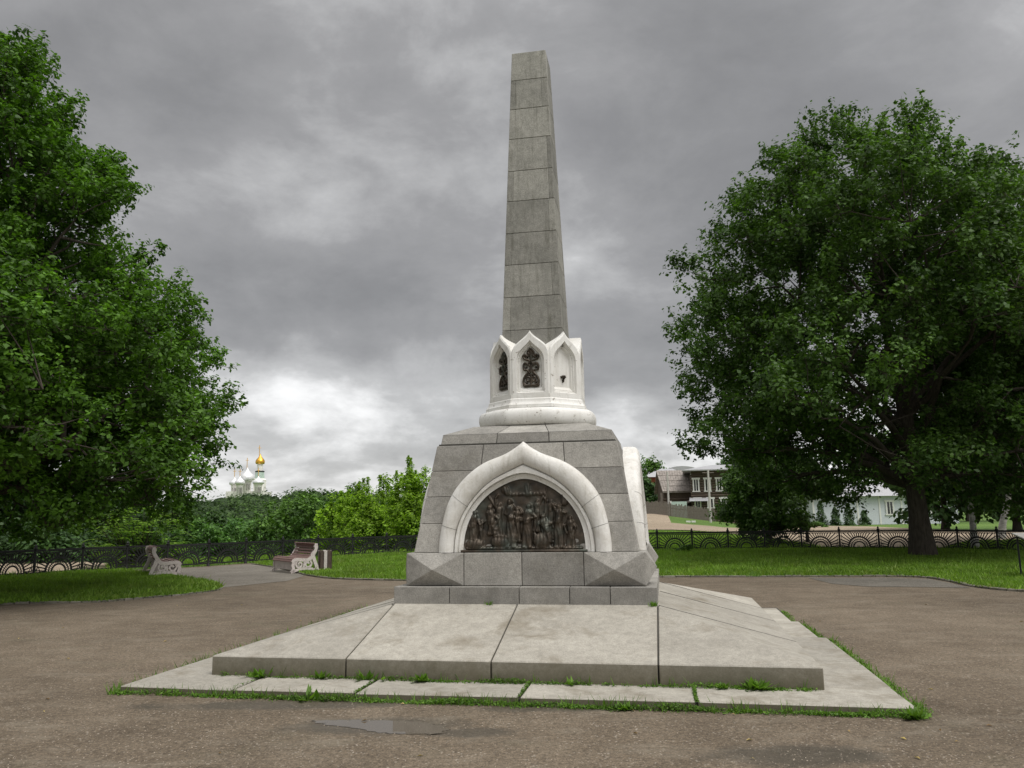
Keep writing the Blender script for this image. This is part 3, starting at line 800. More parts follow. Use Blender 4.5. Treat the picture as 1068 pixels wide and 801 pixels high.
for k in range(8):
    if k == 1:
        m = MB(); pl = oct_place(k)
        for (x, y, r) in ((.0, 3.47, .022), (.02, 3.475, .02), (-.02, 3.46, .018), (.012, 3.445, .018), (.0, 3.42, .015), (-.003, 3.40, .013), (.03, 3.46, .012), (-.033, 3.468, .010)):
            m.tube([pl(x + .02, y, -.08), pl(x + .02, y, -.045)], [r, r * .6], 7)
        m.build('broken_ornament', 'bronze', mon, label='broken stub of a lost bronze ornament')
    else: ornament(oct_place(k)).build('bronze_ornament', 'bronze', mon, smooth=50)

# shaft
zs0, zs1 = 3.87, 8.347
hs = lambda z: .4246 + (.2487 - .4246) * (z - 3.805) / (8.347 - 3.805)
def zfront(py, x=553):     # height of the point of the front face seen at that row
    z = 5.0
    for _ in range(12):
        h = hs(z); rx, ry = .3582 - h * math.sin(.1841) * 1, 11.0137 - h * math.cos(.1841)
        z = at(x, py, ry)[2]
    return z
ft = MB(); c1_, c2_ = .4225, .325; pg = [(-c1_, -c2_), (-c2_, -c1_), (c2_, -c1_), (c1_, -c2_), (c1_, c2_), (c2_, c1_), (-c2_, c1_), (-c1_, c2_)]
ft.add([(x, y, 3.60) for x, y in pg] + [(x, y, 3.872) for x, y in pg], [tuple(range(8))[::-1], tuple(range(8, 16))] + [(i, (i + 1) % 8, 8 + (i + 1) % 8, 8 + i) for i in range(8)]); ft.build('shaft_foot', 'obelisk', mon)
rows = [343.5, 309, 275, 242, 208.5, 177, 143.5, 112.5, 82.5]
lv = [zs0] + [zfront(y) for y in rows] + [zs1]
fr = [[-1, -.72, .78, 1], [-1, -.74, 1], [-1, .74, 1], [-1, -.74, 1], [-1, .74, 1], [-1, -.74, .80, 1], [-1, .80, 1], [-1, -.70, 1], [-1, -.72, .66, 1], [-1, 1]]
sh = MB()
for i in range(10): course(sh, lv[i], lv[i + 1], hs(lv[i]), hs(lv[i + 1]), fr[i], depth=.15, gap=.006, bev=.004, vgap=.0005)
sh.build('shaft', 'obelisk', mon)
c_ = MB(); c_.add([(s * (hs(zs0) - .015), t * (hs(zs0) - .015), zs0) for s, t in ((-1, -1), (1, -1), (1, 1), (-1, 1))] + [(s * (hs(zs1) - .015), t * (hs(zs1) - .015), zs1 - .01) for s, t in ((-1, -1), (1, -1), (1, 1), (-1, 1))],
                  [(0, 1, 5, 4), (1, 2, 6, 5), (2, 3, 7, 6), (3, 0, 4, 7), (4, 5, 6, 7)]); c_.build('joint_bed', 'mortar', mon)

# white keel arches with bronze reliefs on the four faces
def arch_outline(vals, n=40, cusp=True):
    """vals: (angle, radius) from the springing (0) to the crown (90)"""
    A_ = [v[0] for v in vals]; R_ = [v[1] for v in vals]; pts = []
    for i in range(n + 1):
        t = 90 * i / n
        # smooth interpolation
        j = max(0, min(len(A_) - 2, next((q for q in range(len(A_) - 1) if t <= A_[q + 1]), len(A_) - 2)))
        u = (t - A_[j]) / (A_[j + 1] - A_[j])
        m0 = (R_[j + 1] - R_[j - 1]) / (A_[j + 1] - A_[j - 1]) if j > 0 else 0
        m1 = (R_[j + 2] - R_[j]) / (A_[j + 2] - A_[j]) if j + 2 < len(A_) else (R_[j + 1] - R_[j]) / (A_[j + 1] - A_[j]) * (1.5 if cusp else 0)
        d = A_[j + 1] - A_[j]; r = (2 * u ** 3 - 3 * u * u + 1) * R_[j] + (u ** 3 - 2 * u * u + u) * d * m0 + (-2 * u ** 3 + 3 * u * u) * R_[j + 1] + (u ** 3 - u * u) * d * m1
        pts.append((-r * math.cos(rad(t)), r * math.sin(rad(t))))
    return pts + [(-x, z) for x, z in reversed(pts[:-1])]


O_ = arch_outline([(0, 1.045), (18, 1.06), (38, 1.125), (51, 1.152), (64, 1.174), (77, 1.185), (84, 1.232), (90, 1.32)])
I_ = arch_outline([(0, .855), (24, .872), (45, .892), (65, .94), (80, .985), (90, 1.05)])
J_ = arch_outline([(0, .805), (32, .835), (50, .862), (71, .90), (90, .938)], cusp=False)
K_ = arch_outline([(0, .765), (32, .80), (50, .83), (71, .865), (90, .90)], cusp=False)
Q_ = arch_outline([(0, .738), (32, .772), (50, .80), (71, .835), (90, .868)], cusp=False)
nf = lambda h: 1.432 - .05 * h
def side_place(k): return lambda a, h, n: rot4((a, -n, 1.212 + h), k)
lerp = lambda P, Q, t: [(p[0] + (q[0] - p[0]) * t, p[1] + (q[1] - p[1]) * t) for p, q in zip(P, Q)]

# relief figures as capsules: (x0,y0,x1,y1,radius0,radius1,height)
caps = []
def person(x, yh, s=1.0, lean=0.0, arm1=None, arm2=None, kneel=False, face=1, h=1.0):
    """standing figure; coordinates in the panel, y down from yh (the head), s = scale"""
    hd = 24 * s
    caps.append((x, yh, x, yh + 4, hd, hd * .95, 1.05 * h))
    tx = x + lean * 90 * s; ty = yh + 125 * s
    caps.append((x + lean * 14, yh + 46 * s, tx, ty, 38 * s, 30 * s, .95 * h))
    foot = yh + (330 if not kneel else 215) * s; foot = min(foot, 600)
    caps.append((tx, ty, tx + 22 * s, foot, 34 * s, 26 * s, .8 * h)); caps.append((tx, ty, tx - 26 * s, foot, 34 * s, 24 * s, .72 * h))
    caps.append((tx - 26 * s, foot, tx - 26 * s + face * 24 * s, foot + 4, 13 * s, 11 * s, .8 * h)); caps.append((tx + 22 * s, foot, tx + 22 * s + face * 24 * s, foot + 4, 13 * s, 11 * s, .8 * h))
    for a in (arm1, arm2):
        if a:
            (ex, ey), (hx, hy) = a; sx = x + (20 if ex > x else -20) * s
            caps.append((sx, yh + 50 * s, ex, ey, 16 * s, 13 * s, 1.0 * h)); caps.append((ex, ey, hx, hy, 13 * s, 10 * s, 1.12 * h))
person(130, 330, .85, -.1, ((180, 430), (215, 400)), ((90, 430), (120, 500)), h=.8)
person(255, 290, .95, .3, ((330, 380), (300, 440)), ((250, 420), (310, 465)), kneel=True)
person(330, 270, .8, .0, ((300, 220), (320, 190)), None, h=.7)
person(420, 250, 1.05, .12, ((450, 370), (520, 378)), ((385, 340), (440, 380)))
person(480, 305, .75, .0, ((520, 340), (500, 300)), None, h=.9)
person(575, 285, 1.0, -.15, ((520, 395), (470, 380)), ((630, 370), (560, 390)))
person(640, 245, .7, .0, ((690, 210), (720, 250)), None, h=.65)
person(690, 365, .9, .45, ((650, 430), (640, 480)), ((760, 420), (700, 450)), kneel=True)
person(820, 290, .95, -.05, ((870, 340), (800, 300)), ((770, 270), (840, 300)))
person(905, 380, .8, .1, ((950, 450), (930, 520)), ((860, 440), (880, 500)), h=.75)
person(185, 400, .6, .0, None, None, h=.6); person(750, 250, .6, 0, None, None, h=.55)
caps += [(675, 555, 695, 555, 66, 66, .9), (625, 500, 640, 610, 14, 14, 1.05), (735, 500, 745, 610, 14, 14, 1.0),            # barrel
         (315, 560, 385, 560, 48, 52, .85), (300, 515, 410, 520, 15, 15, 1.15), (110, 575, 170, 580, 45, 40, .75),               # basket and bundle
         (80, 610, 990, 612, 16, 16, .9), (380, 150, 400, 175, 34, 26, .45), (430, 190, 700, 185, 14, 18, .4),
         (720, 140, 700, 400, 9, 9, .5), (560, 180, 560, 120, 30, 20, .3), (850, 190, 860, 260, 20, 30, .4), (240, 200, 330, 330, 9, 9, .5)]
caps = np.array(caps, float)
NX, NZ = 210, 130
gx = np.linspace(24, 1044, NX); gy = np.linspace(655, 55, NZ); GX, GY = np.meshgrid(gx, gy)
hg = np.zeros_like(GX)
for (x0, y0, x1, y1, r0, r1, hh) in caps:
    dx, dy = x1 - x0, y1 - y0; L2 = dx * dx + dy * dy + 1e-6
    t = np.clip(((GX - x0) * dx + (GY - y0) * dy) / L2, 0, 1); d = np.hypot(GX - x0 - t * dx, GY - y0 - t * dy); r = r0 + (r1 - r0) * t
    hv = np.sqrt(np.clip(1 - (d / r) ** 2, 0, 1)) * hh * (.35 + .65 * np.minimum(1, r / 30)); hg = np.where(hv > hg, hv, hg + .15 * hv)
fold = (np.sin(GX * .22 + np.sin(GY * .02) * 3) * .06 + np.sin(GX * .11 + GY * .05) * .05) * (hg > .15)
hg = hg + fold
bg = np.sin(GX * .05 + 1) * np.sin(GY * .06) * .06; hg = hg + bg * (hg < .1)
relief_outline_r = lambda a, h: None


def relief(k):
    pl = side_place(k); m = MB(); idx = -np.ones((NZ, NX), int); vs = []
    sx = .765 / 510
    for j in range(NZ):
        for i in range(NX):
            a = (gx[i] - 534) * sx; h = (640 - gy[j]) * (.885 / 585)
            h = max(h, 0); ang = math.degrees(math.atan2(h, abs(a) + 1e-6)); rl = np.interp(ang, [0, 32, 50, 71, 90], [.75, .79, .82, .855, .885]); rr = math.hypot(a, h)
            if rr > rl * 1.03: continue
            idx[j, i] = len(vs); vs.append(pl(a, h, 1.352 - .125 * h + .062 * hg[j, i]))
    fs = [(idx[j, i], idx[j, i + 1], idx[j + 1, i + 1], idx[j + 1, i]) for j in range(NZ - 1) for i in range(NX - 1)
          if idx[j, i] >= 0 and idx[j, i + 1] >= 0 and idx[j + 1, i] >= 0 and idx[j + 1, i + 1] >= 0]
    m.add(vs, [tuple(int(q) for q in f) for f in fs])
    # the bottom ledge
    c = [pl(-.76, -.0, 1.34), pl(.76, .0, 1.34), pl(.76, .0, 1.405), pl(-.76, .0, 1.405), pl(-.76, .028, 1.34), pl(.76, .028, 1.34), pl(.76, .028, 1.400), pl(-.76, .028, 1.400)]
    m.hexa(c, .003, .5)
    return m


for k in range(4):
    pl = side_place(k); am = MB(); rg = [(O_, lambda a, h: 1.15), (O_, lambda a, h: nf(h) - .085)]
    for t in (.04, .12, .25, .4, .55, .7, .82, .92, .98, 1.0):
        bl = math.sqrt(max(0, 1 - (2 * t - 1) ** 2)) ** .9
        rg.append((lerp(O_, I_, t), (lambda b_: (lambda a, h: nf(h) - .085 + .085 * b_))(bl)))
    rg += [(I_, lambda a, h: nf(h) - .085), (lerp(I_, J_, .3), lambda a, h: nf(h) - .05), (J_, lambda a, h: nf(h) - .055), (J_, lambda a, h: nf(h) - .075 - .03 * h),
           (lerp(J_, K_, .5), lambda a, h: nf(h) - .063 - .03 * h), (K_, lambda a, h: nf(h) - .075 - .04 * h), (Q_, lambda a, h: nf(h) - .075 - .05 * h), (Q_, lambda a, h: 1.33 - .14 * h)]
    rings_mesh(am, rg, pl, close=False)
    # end faces at the springing are closed by the course below
    ar = am.build('keel_arch', 'whiteclean', mon, smooth=45)
    relief(k).build('bronze_relief', 'bronze', mon, smooth=80)
    # thin joints of the arch stones
    for i_ in (8, 17, 64, 72):
        pts = []
        for r_i in range(1, 14):
            o, d = rg[r_i]; a, h = o[i_]; pts.append(pl(a, h, d(a, h) + .0006))
        jm = MB(); jm.tube(pts, .0019, 4); jm.build('joint', 'mortar', ar)

# ================================================================== FENCE
def panel_mesh(L, Hh=.78):
    m = MB(); hw = L / 2
    def bar(pts, w=.022, t=.022): m.ribbon(pts, w * 1.5, -t / 2, t / 2)
    bar([(-hw, Hh - .02), (hw, Hh - .02)], .045, .04); bar([(-hw, .09), (hw, .09)], .03, .03); bar([(-hw, Hh - .10), (hw, Hh - .10)], .018)
    n = int(L / .09)
    for i in range(n):                                   # small ringlets in the top frieze
        x = -hw + (i + .5) * L / n; bar([(x + .028 * math.cos(t), Hh - .06 + .026 * math.sin(t)) for t in np.linspace(0, 2 * math.pi, 7)], .010, .012)
    for r, w in ((.235, .036), (.335, .022), (.435, .042)):
        bar([(r * math.cos(t), .09 + r * math.sin(t)) for t in np.linspace(0, math.pi, 19)], w)
    for i in range(1, 16):                                # short spokes inside the sun arch
        t = math.pi * i / 16; bar([(.25 * math.cos(t), .09 + .25 * math.sin(t)), (.42 * math.cos(t), .09 + .42 * math.sin(t))], .010, .012)
    for i in range(0, 19):                                # rays
        t = math.pi * (i + .5) / 19; c, s = math.cos(t), math.sin(t)
        if c == 0: c = 1e-6
        rmax = min((hw - .02) / max(abs(c), 1e-4), (Hh - .19) / max(s, 1e-4))
        if rmax > .5: bar([(.44 * c, .09 + .44 * s), (rmax * c, .09 + rmax * s)], .026, .016)
    for sgn in (-1, 1):                                   # leaf scrolls in the lower corners
        bar([(sgn * (hw - .04 - .06 * (1 - math.cos(t))), .17 + .07 * math.sin(t * 1.4)) for t in np.linspace(0, 4, 10)], .014, .012)
        bar([(sgn * (hw - .06), .11), (sgn * (hw - .06), Hh - .1)], .012, .012)
    return m


pm = panel_mesh(1.52).mesh('fence_panel', 'iron')
psm = MB(); psm.xs = 0; psm.lathe([(.045, -.1), (.045, .05), (.034, .07), (.030, .30), (.036, .33), (.030, .36), (.030, .78), (.045, .80), (.045, .84), (.02, .86), (.034, .89), (.006, .95)], seg=8)
psm.xform(lambda p: (p[0] * 1.35, p[1] * 1.35, p[2])); psm = psm.mesh('fence_post', 'iron', smooth=True)
fence = thing('cast_iron_fence', 'low black cast iron fence with sunburst arch panels running along the lawn behind the monument', 'fence', (FP[10][0], FP[10][1], 0))
ox, oy = FP[10]
for i, p in enumerate(FP):
    o = bpy.data.objects.new('post', psm); COL.objects.link(o); o.parent = fence; o.location = (p[0] - ox, p[1] - oy, 0)
    if i:
        q = FP[i - 1]; d = math.hypot(p[0] - q[0], p[1] - q[1])
        o = bpy.data.objects.new('panel', pm); COL.objects.link(o); o.parent = fence
        o.location = ((p[0] + q[0]) / 2 - ox, (p[1] + q[1]) / 2 - oy, 0); o.rotation_euler = (0, 0, math.atan2(p[1] - q[1], p[0] - q[0])); o.scale = ((d - .06) / 1.52, 1, 1)

# ================================================================== BENCHES, BIN, BOARD
def make_bench(label, loc, rz):
    """profile in x (forward) and z, bench runs along +y from the near end"""
    root = thing('park_bench', label, 'bench', (loc[0], loc[1], .01), rz, 'benches on the lawn edge')
    prof = [(.05, .86), (.0, .80), (.015, .70), (.07, .60), (.13, .50), (.20, .435), (.30, .405), (.45, .415), (.60, .43), (.70, .41), (.745, .35)]
    P = [(q.x, q.y) for q in curve_pts(prof, 4)]; Ln = 1.55
    for y in (0, Ln):
        m = MB()
        m.ribbon([(x, z - .03) for x, z in P], [.075 + .03 * math.sin(i / len(P) * 3.1) for i in range(len(P))], y - .04, y + .04)
        m.ribbon([(.05, .80), (-.02, .83), (-.03, .76), (.02, .73), (.06, .77)], .045, y - .038, y + .038)
        for pts, w in (([(.10, .50), (.05, .35), (-.02, .18), (-.06, .02)], .10), ([(.66, .38), (.72, .25), (.70, .12), (.74, .02)], .09),
                       ([(-.08, .03), (.12, .10), (.34, .12), (.55, .10), (.78, .03)], .075),
                       ([(.20, .38), (.14, .26), (.20, .17), (.30, .18), (.33, .27), (.26, .31), (.22, .26)], .050),
                       ([(.58, .38), (.64, .28), (.58, .17), (.48, .18), (.45, .27), (.52, .31), (.56, .26)], .050), ([(.36, .38), (.39, .14)], .05)):
            m.ribbon([(q.x, q.y) for q in curve_pts(pts, 4)], w, y - .035, y + .035)
        m.build('side_frame', 'benchwhite', root)
    sl = MB(); tot = len(P) - 1
    for i in range(13):
        t = i / 12 * tot; k = min(int(t), tot - 1); a, b = P[k], P[k + 1]; x, z = a[0] + (b[0] - a[0]) * (t - k), a[1] + (b[1] - a[1]) * (t - k)
        dx, dz = b[0] - a[0], b[1] - a[1]; l = math.hypot(dx, dz); dx /= l; dz /= l; nx_, nz_ = -dz, dx
        if nx_ < 0 and nz_ < 0: nx_, nz_ = -nx_, -nz_
        s_ = MB(); hw = .032; th = .014
        x += nx_ * .02; z += nz_ * .02
        c = [(x - dx * hw - nx_ * th, z - dz * hw - nz_ * th), (x + dx * hw - nx_ * th, z + dz * hw - nz_ * th), (x + dx * hw + nx_ * th, z + dz * hw + nz_ * th), (x - dx * hw + nx_ * th, z - dz * hw + nz_ * th)]
        s_.hexa([(q[0], .0 - .03, q[1]) for q in c] + [(q[0], Ln + .03, q[1]) for q in c], .004)
        s_.build('slat', 'slat', root)
    m = MB(); m.box(.715, .735, .05, Ln - .05, .10, .36); m.build('front_board', 'benchwhite', root)
    return root


g1 = gp(156, 602.5)
make_bench('peeling white bench seen from its end on the left lawn, facing right', (g1[0] + .08, g1[1], .01), rad(31))
# bench with its back to the rubbish bin, facing left and a little towards the camera
g2 = gp(329, 597)
b2 = make_bench('bench with red-brown slats and white curled sides beside the brown bin, facing left', (0, 0, 0), 0)
b2.location = (g2[0] - 1.55 * .588, g2[1] + 1.55 * .809, .01); b2.rotation_euler = (0, 0, rad(216))
g3 = gp(334.5, 595.5)
bn = thing('litter_bin', 'brown slatted litter bin standing behind the bench on the lawn edge', 'bin', (g3[0] + .12, g3[1], .03), rad(20))
m = MB(); m.box(-.17, .17, -.17, .17, .04, .55); m.build('bucket', 'bin', bn)
for i in range(4):
    for k in (-.11, .0, .11):
        m = MB(); m.hexa([rot4(p, i) for p in ((k - .048, -.20, .02), (k + .048, -.20, .02), (k + .048, -.178, .02), (k - .048, -.178, .02), (k - .048, -.20, .60), (k + .048, -.20, .60), (k + .048, -.178, .60), (k - .048, -.178, .60))], .004)
        m.build('slat', 'slat' if k else 'benchwhite', bn) if (k == 0) else m.build('slat', 'bin', bn)
# slanted board at the right edge
g4 = gp(1094, 604)
bd = thing('reading_board', 'slanted grey information board on dark legs at the right edge of the lawn', 'sign', (g4[0], g4[1], 0), rad(8))
m = MB(); m.hexa([(-.45, -.05, .86), (.75, -.05, .86), (.75, .45, 1.02), (-.45, .45, 1.02), (-.45, -.055, .89), (.75, -.055, .89), (.75, .445, 1.05), (-.45, .445, 1.05)], .004); m.build('board', 'board', bd)
for x in (-.36, .66):
    for y in (.0, .4):
        m = MB(); m.tube([(x, y, -.05), (x, y, .885 + y * .32)], .022, 8); m.build('leg', 'iron', bd)

# ================================================================== TREES IN THE SQUARE
bR = gp(963, 581)
tree('oak_tree', 'large spreading oak with a thick dark trunk on the right lawn', 'tree', (bR[0], bR[1], .03),
     [(1.5, 5.0), (2.3, 6.6), (3.4, 7.4), (6, 7.9), (8.6, 7.6), (10.5, 6.8), (12.4, 5.2), (14.0, 3.4), (15.3, 1.9), (16.4, .6)], .34, 5, 740, 15, 24, .145, 'leaf_oak_right',
     sub_s=.70, twig_s=.17, limbs=46, clear=2.4, off=(-1.5, 0), shell=.5, lobes=.05, trunk_top=.9)
tree('oak_tree', 'leafy dark green oak whose crown fills the left edge of the picture', 'tree', (-12.6, 18.2, .03),
     [(1.2, 4.9), (2.4, 5.7), (4.2, 6.15), (5.2, 6.2), (6.2, 4.6), (8.0, 3.9), (9.6, 3.2), (11.2, 2.4), (12.4, 1.5), (13.6, .4)], .42, 8, 860, 15, 26, .115, 'leaf_oak',
     sub_s=.54, twig_s=.13, limbs=60, clear=2.2, shell=.5, lobes=.06, trunk_top=.9)
bR2 = at(1122, 560, 34)
tree('oak_tree', 'second oak at the far right edge, its crown cut by the picture edge', 'tree', (bR2[0], bR2[1], 0),
     [(1.6, 3.8), (4, 5.6), (7, 6.2), (10, 5.8), (13, 4.3), (15, 2.2), (16.6, .5)], .35, 15, 460, 13, 20, .17, 'leaf_oak_right', sub_s=.8, twig_s=.2, clear=3, limbs=38)
for i, (px, Y, top_, r_, lb) in enumerate(((803, 39, 4.6, 2.1, 'small bushy tree just beyond the fence under the left side of the big oak'), (788, 45, 5.2, 1.7, 'small tree beyond the fence half covering the log house'), (842, 41, 3.9, 1.4, 'smaller tree beyond the fence between the bushy one and the pale blue house'))):
    q = at(px, 560, Y)
    tree('small_tree', lb, 'tree', (q[0], Y, 0), [((.35 if i < 2 else 2.3), r_ * .75), (top_ * .35, r_) if i < 2 else (2.8, r_), (top_ * .7, r_ * .8), (top_, .2)], .08, 120 + i, 90, 10, 16, .17, 'leaf_oak_right', sub_s=.5, twig_s=.18, limbs=8, group='small trees beyond the fence under the oak')
# pale trunks by the fence
p1 = at(1017, 570, 33.5)
tree('pale_trunk_tree', 'slim tree with a straight pale grey trunk right of the big oak', 'tree', (p1[0], p1[1], 0), [(3.2, 1.2), (5, 2.4), (7, 2.2), (9.5, .4)], .13, 21, 50, 8, 12, .26, 'leaf_dark', bark='birch', sub_s=.8)
p2 = at(1042, 552, 42)
tree('birch_tree', 'leaning white-barked birch beyond the fence near the right edge', 'tree', (p2[0], p2[1], 0), [(3.5, 1.2), (6, 2.6), (9, 2.2), (12, .4)], .17, 22, 60, 8, 12, .28, 'leaf_mid', bark='birch', lean=(.24, 0), sub_s=.9, off=(1.2, 0))
# dark foliage beyond the fence on the right
for i, (px, Y, hh, r, mt, lb) in enumerate(((985, 62, 9, 4.2, 'leaf_dark', 'dark rounded tree beyond the fence right behind the big oak trunk'),
                                            (1060, 58, 10, 4.5, 'leaf_dark', 'dark tree beyond the fence behind the leaning birch'),
                                            (905, 112, 14, 6, 'leaf_mid', 'tree rising behind the pale blue house'),
                                            (790, 104, 11, 5, 'leaf_dark', 'dark tree between the two-storey log house and the pale blue house'),
                                            (1010, 100, 14, 6, 'leaf_mid', 'tall green tree far behind the big oak on its right'),
                                            (682, 150, 11.5, 2.9, 'leaf_mid', 'small round tree rising behind the red brick house'), (672, 112, 6.2, 1.9, 'leaf_dark', 'dark narrow tree in front of the red brick house'))):
    q = at(px, 540, Y)
    tree('leafy_tree', lb, 'tree', (q[0], q[1], 0), [(hh * .1, r * .6), (hh * .35, r), (hh * .65, r * .9), (hh * .88, r * .5), (hh, .3)], .25, 30 + i, 90, 8, 12, .45, mt, sub_s=1.2, twig_s=.35, limbs=8, group='trees beyond the fence on the right')

# ================================================================== LEFT: BEYOND THE FENCE
for i, (px, Y, rx, rz, mt, lb) in enumerate(((-40, 33, 3.0, 2.6, 'leaf_dark', 'dark bush beyond the fence at the left picture edge'), (45, 34, 2.6, 2.5, 'leaf_dark', 'dark round bush behind the leftmost fence panels'),
                                             (72, 37, 2.0, 2.6, 'leaf_dark', 'dark bush just left of the bright feathery shrub'), (20, 46, 4.0, 4.6, 'leaf_dark', 'tall dark thicket behind the dark round bush on the left'),
                                             (112, 50, 3.6, 4.4, 'leaf_dark', 'tall dark thicket behind the bright feathery shrub'))):
    q = at(px, 560, Y); bush('bush', lb, (q[0], Y, hfun(q[0], Y) - .1), rx, rx * .8, rz, 50 + i, 5200, .20, mt, 'dark bushes beyond the left fence')
for i, (px, Y, yt, r) in enumerate(((-90, 50, 500, 3.6), (-35, 54, 497, 3.8), (18, 50, 503, 3.4), (66, 56, 500, 3.8), (112, 52, 508, 3.2), (152, 60, 512, 3.6), (192, 66, 519, 3.4))):
    q = at(px, 560, Y); zb_ = hfun(q[0], Y); hh = at(px, yt, Y)[2] - zb_
    tree('leafy_tree', ('dark tree', 'second dark tree', 'third dark tree', 'fourth dark tree', 'fifth dark tree', 'sixth dark tree', 'seventh dark tree')[i] + ' from the left in the row under the left oak crown', 'tree', (q[0], Y, zb_), [(.5, r * .8), (hh * .35, r), (hh * .7, r * .85), (hh, .4)], .16, 140 + i, 110, 10, 15, .28, 'leaf_dark', sub_s=.75, twig_s=.28, limbs=12, group='dark trees behind the left fence')
# bright shrub with feathery compound leaves
fx = at(146, 560, 29.6)
fr_ = thing('sumac_shrub', 'bright green shrub with feathery fronds behind the fence near the left bench', 'shrub', (fx[0], 29.6, hfun(fx[0], 29.6)), 0)
rng = np.random.default_rng(3); C_, D_, S_, L_ = [], [], [], []; stm = MB()
for i in range(300):
    az = rng.uniform(0, 6.283); r0 = rng.uniform(0, 1.5); b0 = np.array([r0 * math.cos(az), r0 * .6 * math.sin(az), rng.uniform(.3, 2.0) * (1.12 - .25 * r0)])
    out_ = np.array([math.cos(az + rng.normal(0, .5)), math.sin(az + rng.normal(0, .5)), 0]); ln = rng.uniform(.5, .8); el = rng.uniform(.3, 1.1)
    prev = b0; pts = [b0]
    for t in np.linspace(0, 1, 11)[1:]:
        e = el - 1.1 * t; p = prev + (out_ * math.cos(e) + np.array([0, 0, math.sin(e)])) * ln / 10; pts.append(p)
        side = np.cross(out_, [0, 0, 1]); 
        for s in (1, -1):
            dd = norm(side * s + out_ * .5 + np.array([0, 0, -.15])); C_.append(p + dd * .065); D_.append(dd); S_.append(norm(np.cross(dd, [0, 0, 1]) + rng.normal(0, .15, 3))); L_.append(.21 * (1 - .5 * t))
        prev = p
    stm.tube([tuple(pts[0]), tuple(pts[5]), tuple(pts[-1])], [.008, .006, .003], 3)
    if i % 4 == 0: stm.tube([(b0[0] * .3, b0[1] * .3, -.1), tuple(b0)], [.02, .01], 4)
L_ = np.array(L_); me = quads(np.array(C_), np.array(D_), np.array(S_), L_, L_ * .34, np.clip(rng.normal(.5, .25, len(L_)), 0, 1), 'fronds', 'leaf_fern')
o = bpy.data.objects.new('fronds', me); COL.objects.link(o); o.parent = fr_; stm.build('stems', 'bark', fr_)

# bright young trees left of the monument and the darker ones beside them
for i, (px, Y, ytop, r, mt, lb) in enumerate((
        (352, 47, 517, 1.6, 'leaf_lime', 'bright green young tree above the bin, leftmost of the bright row'), (374, 45, 507, 1.6, 'leaf_lime', 'bright green young tree second from the left in the bright row'),
        (399, 46, 495, 1.9, 'leaf_lime', 'tall bright green young tree with a thin shoot in the middle of the bright row'), (424, 44, 494, 1.7, 'leaf_lime', 'bright green young tree second from the monument'),
        (441, 43, 488, 1.7, 'leaf_lime', 'tallest bright green young tree right beside the monument'),
        (386, 41, 527, 1.3, 'leaf_lime', 'low bright green sapling in front of the bright row'), (431, 40, 520, 1.3, 'leaf_lime', 'low bright green sapling close to the monument base'),
        (318, 52, 514, 2.6, 'leaf_mid', 'mid green bushy tree right behind the bench with red-brown slats'), (287, 56, 523, 2.4, 'leaf_mid', 'mid green bushy tree left of the bench with red-brown slats'),
        (342, 58, 512, 2.4, 'leaf_mid', 'mid green tree half hidden behind the bright saplings'), (366, 62, 506, 2.6, 'leaf_mid', 'mid green tree rising behind the bright row'),
        (245, 60, 541, 2.6, 'leaf_shore', 'low pale green bush on the river slope'), (205, 58, 543, 2.8, 'leaf_shore', 'low pale green bush on the slope near the left bench'))):
    q = at(px, 560, Y); zt_ = at(px, ytop, Y)[2]; zb_ = hfun(q[0], Y); hh = zt_ - zb_
    lime = mt == 'leaf_lime'
    tree('young_tree' if lime else 'leafy_tree', lb, 'tree', (q[0], Y, zb_), [(.3, r * .7), (hh * .3, r), (hh * .6, r * .8), (hh * .8, r * (.35 if lime else .65)), (hh, .08 if lime else .3)], .07, 70 + i, 75, 9, 11, .15 if lime else .24, mt,
         sub_s=.42 if lime else .62, twig_s=.16 if lime else .2, limbs=7, trunk_top=.95, group='trees on the slope beyond the fence', lobes=.25)


def add_shoots(root, spots, mat, seed):
    """upright leafy leading shoots"""
    rng = np.random.default_rng(seed)
    for (x, y, z0, h) in spots:
        n = int(340 * h); t = rng.uniform(0, 1, n); w = (.20 * (1 - t) + .08) * (1 + .45 * np.sin(t * 17 + x * 9)); az = rng.uniform(0, 6.283, n)
        C = np.stack([x + np.cos(az) * w * rng.uniform(.2, 1.1, n), y + np.sin(az) * w, z0 + t * h], 1); U = np.stack([np.cos(az), np.sin(az), np.full(n, .9)], 1)
        o = bpy.data.objects.new('shoot', leaf_mesh(C, norm(U), .12, rng, 'shoot', mat)); COL.objects.link(o); o.parent = root


for k_, t_ in enumerate([o for o in bpy.data.objects if o.name.startswith('young_tree')]):
    cr = [c for c in t_.children if c.name.startswith('crown')][0]; zmx = max(v.co.z for v in cr.data.vertices); r_ = random.Random(k_)
    add_shoots(t_, [(r_.uniform(-1.1, 1.1), r_.uniform(-.6, .6), zmx - r_.uniform(.7, 2.0), r_.uniform(.7, 1.5)) for _ in range(6)], 'leaf_lime', 900 + k_)

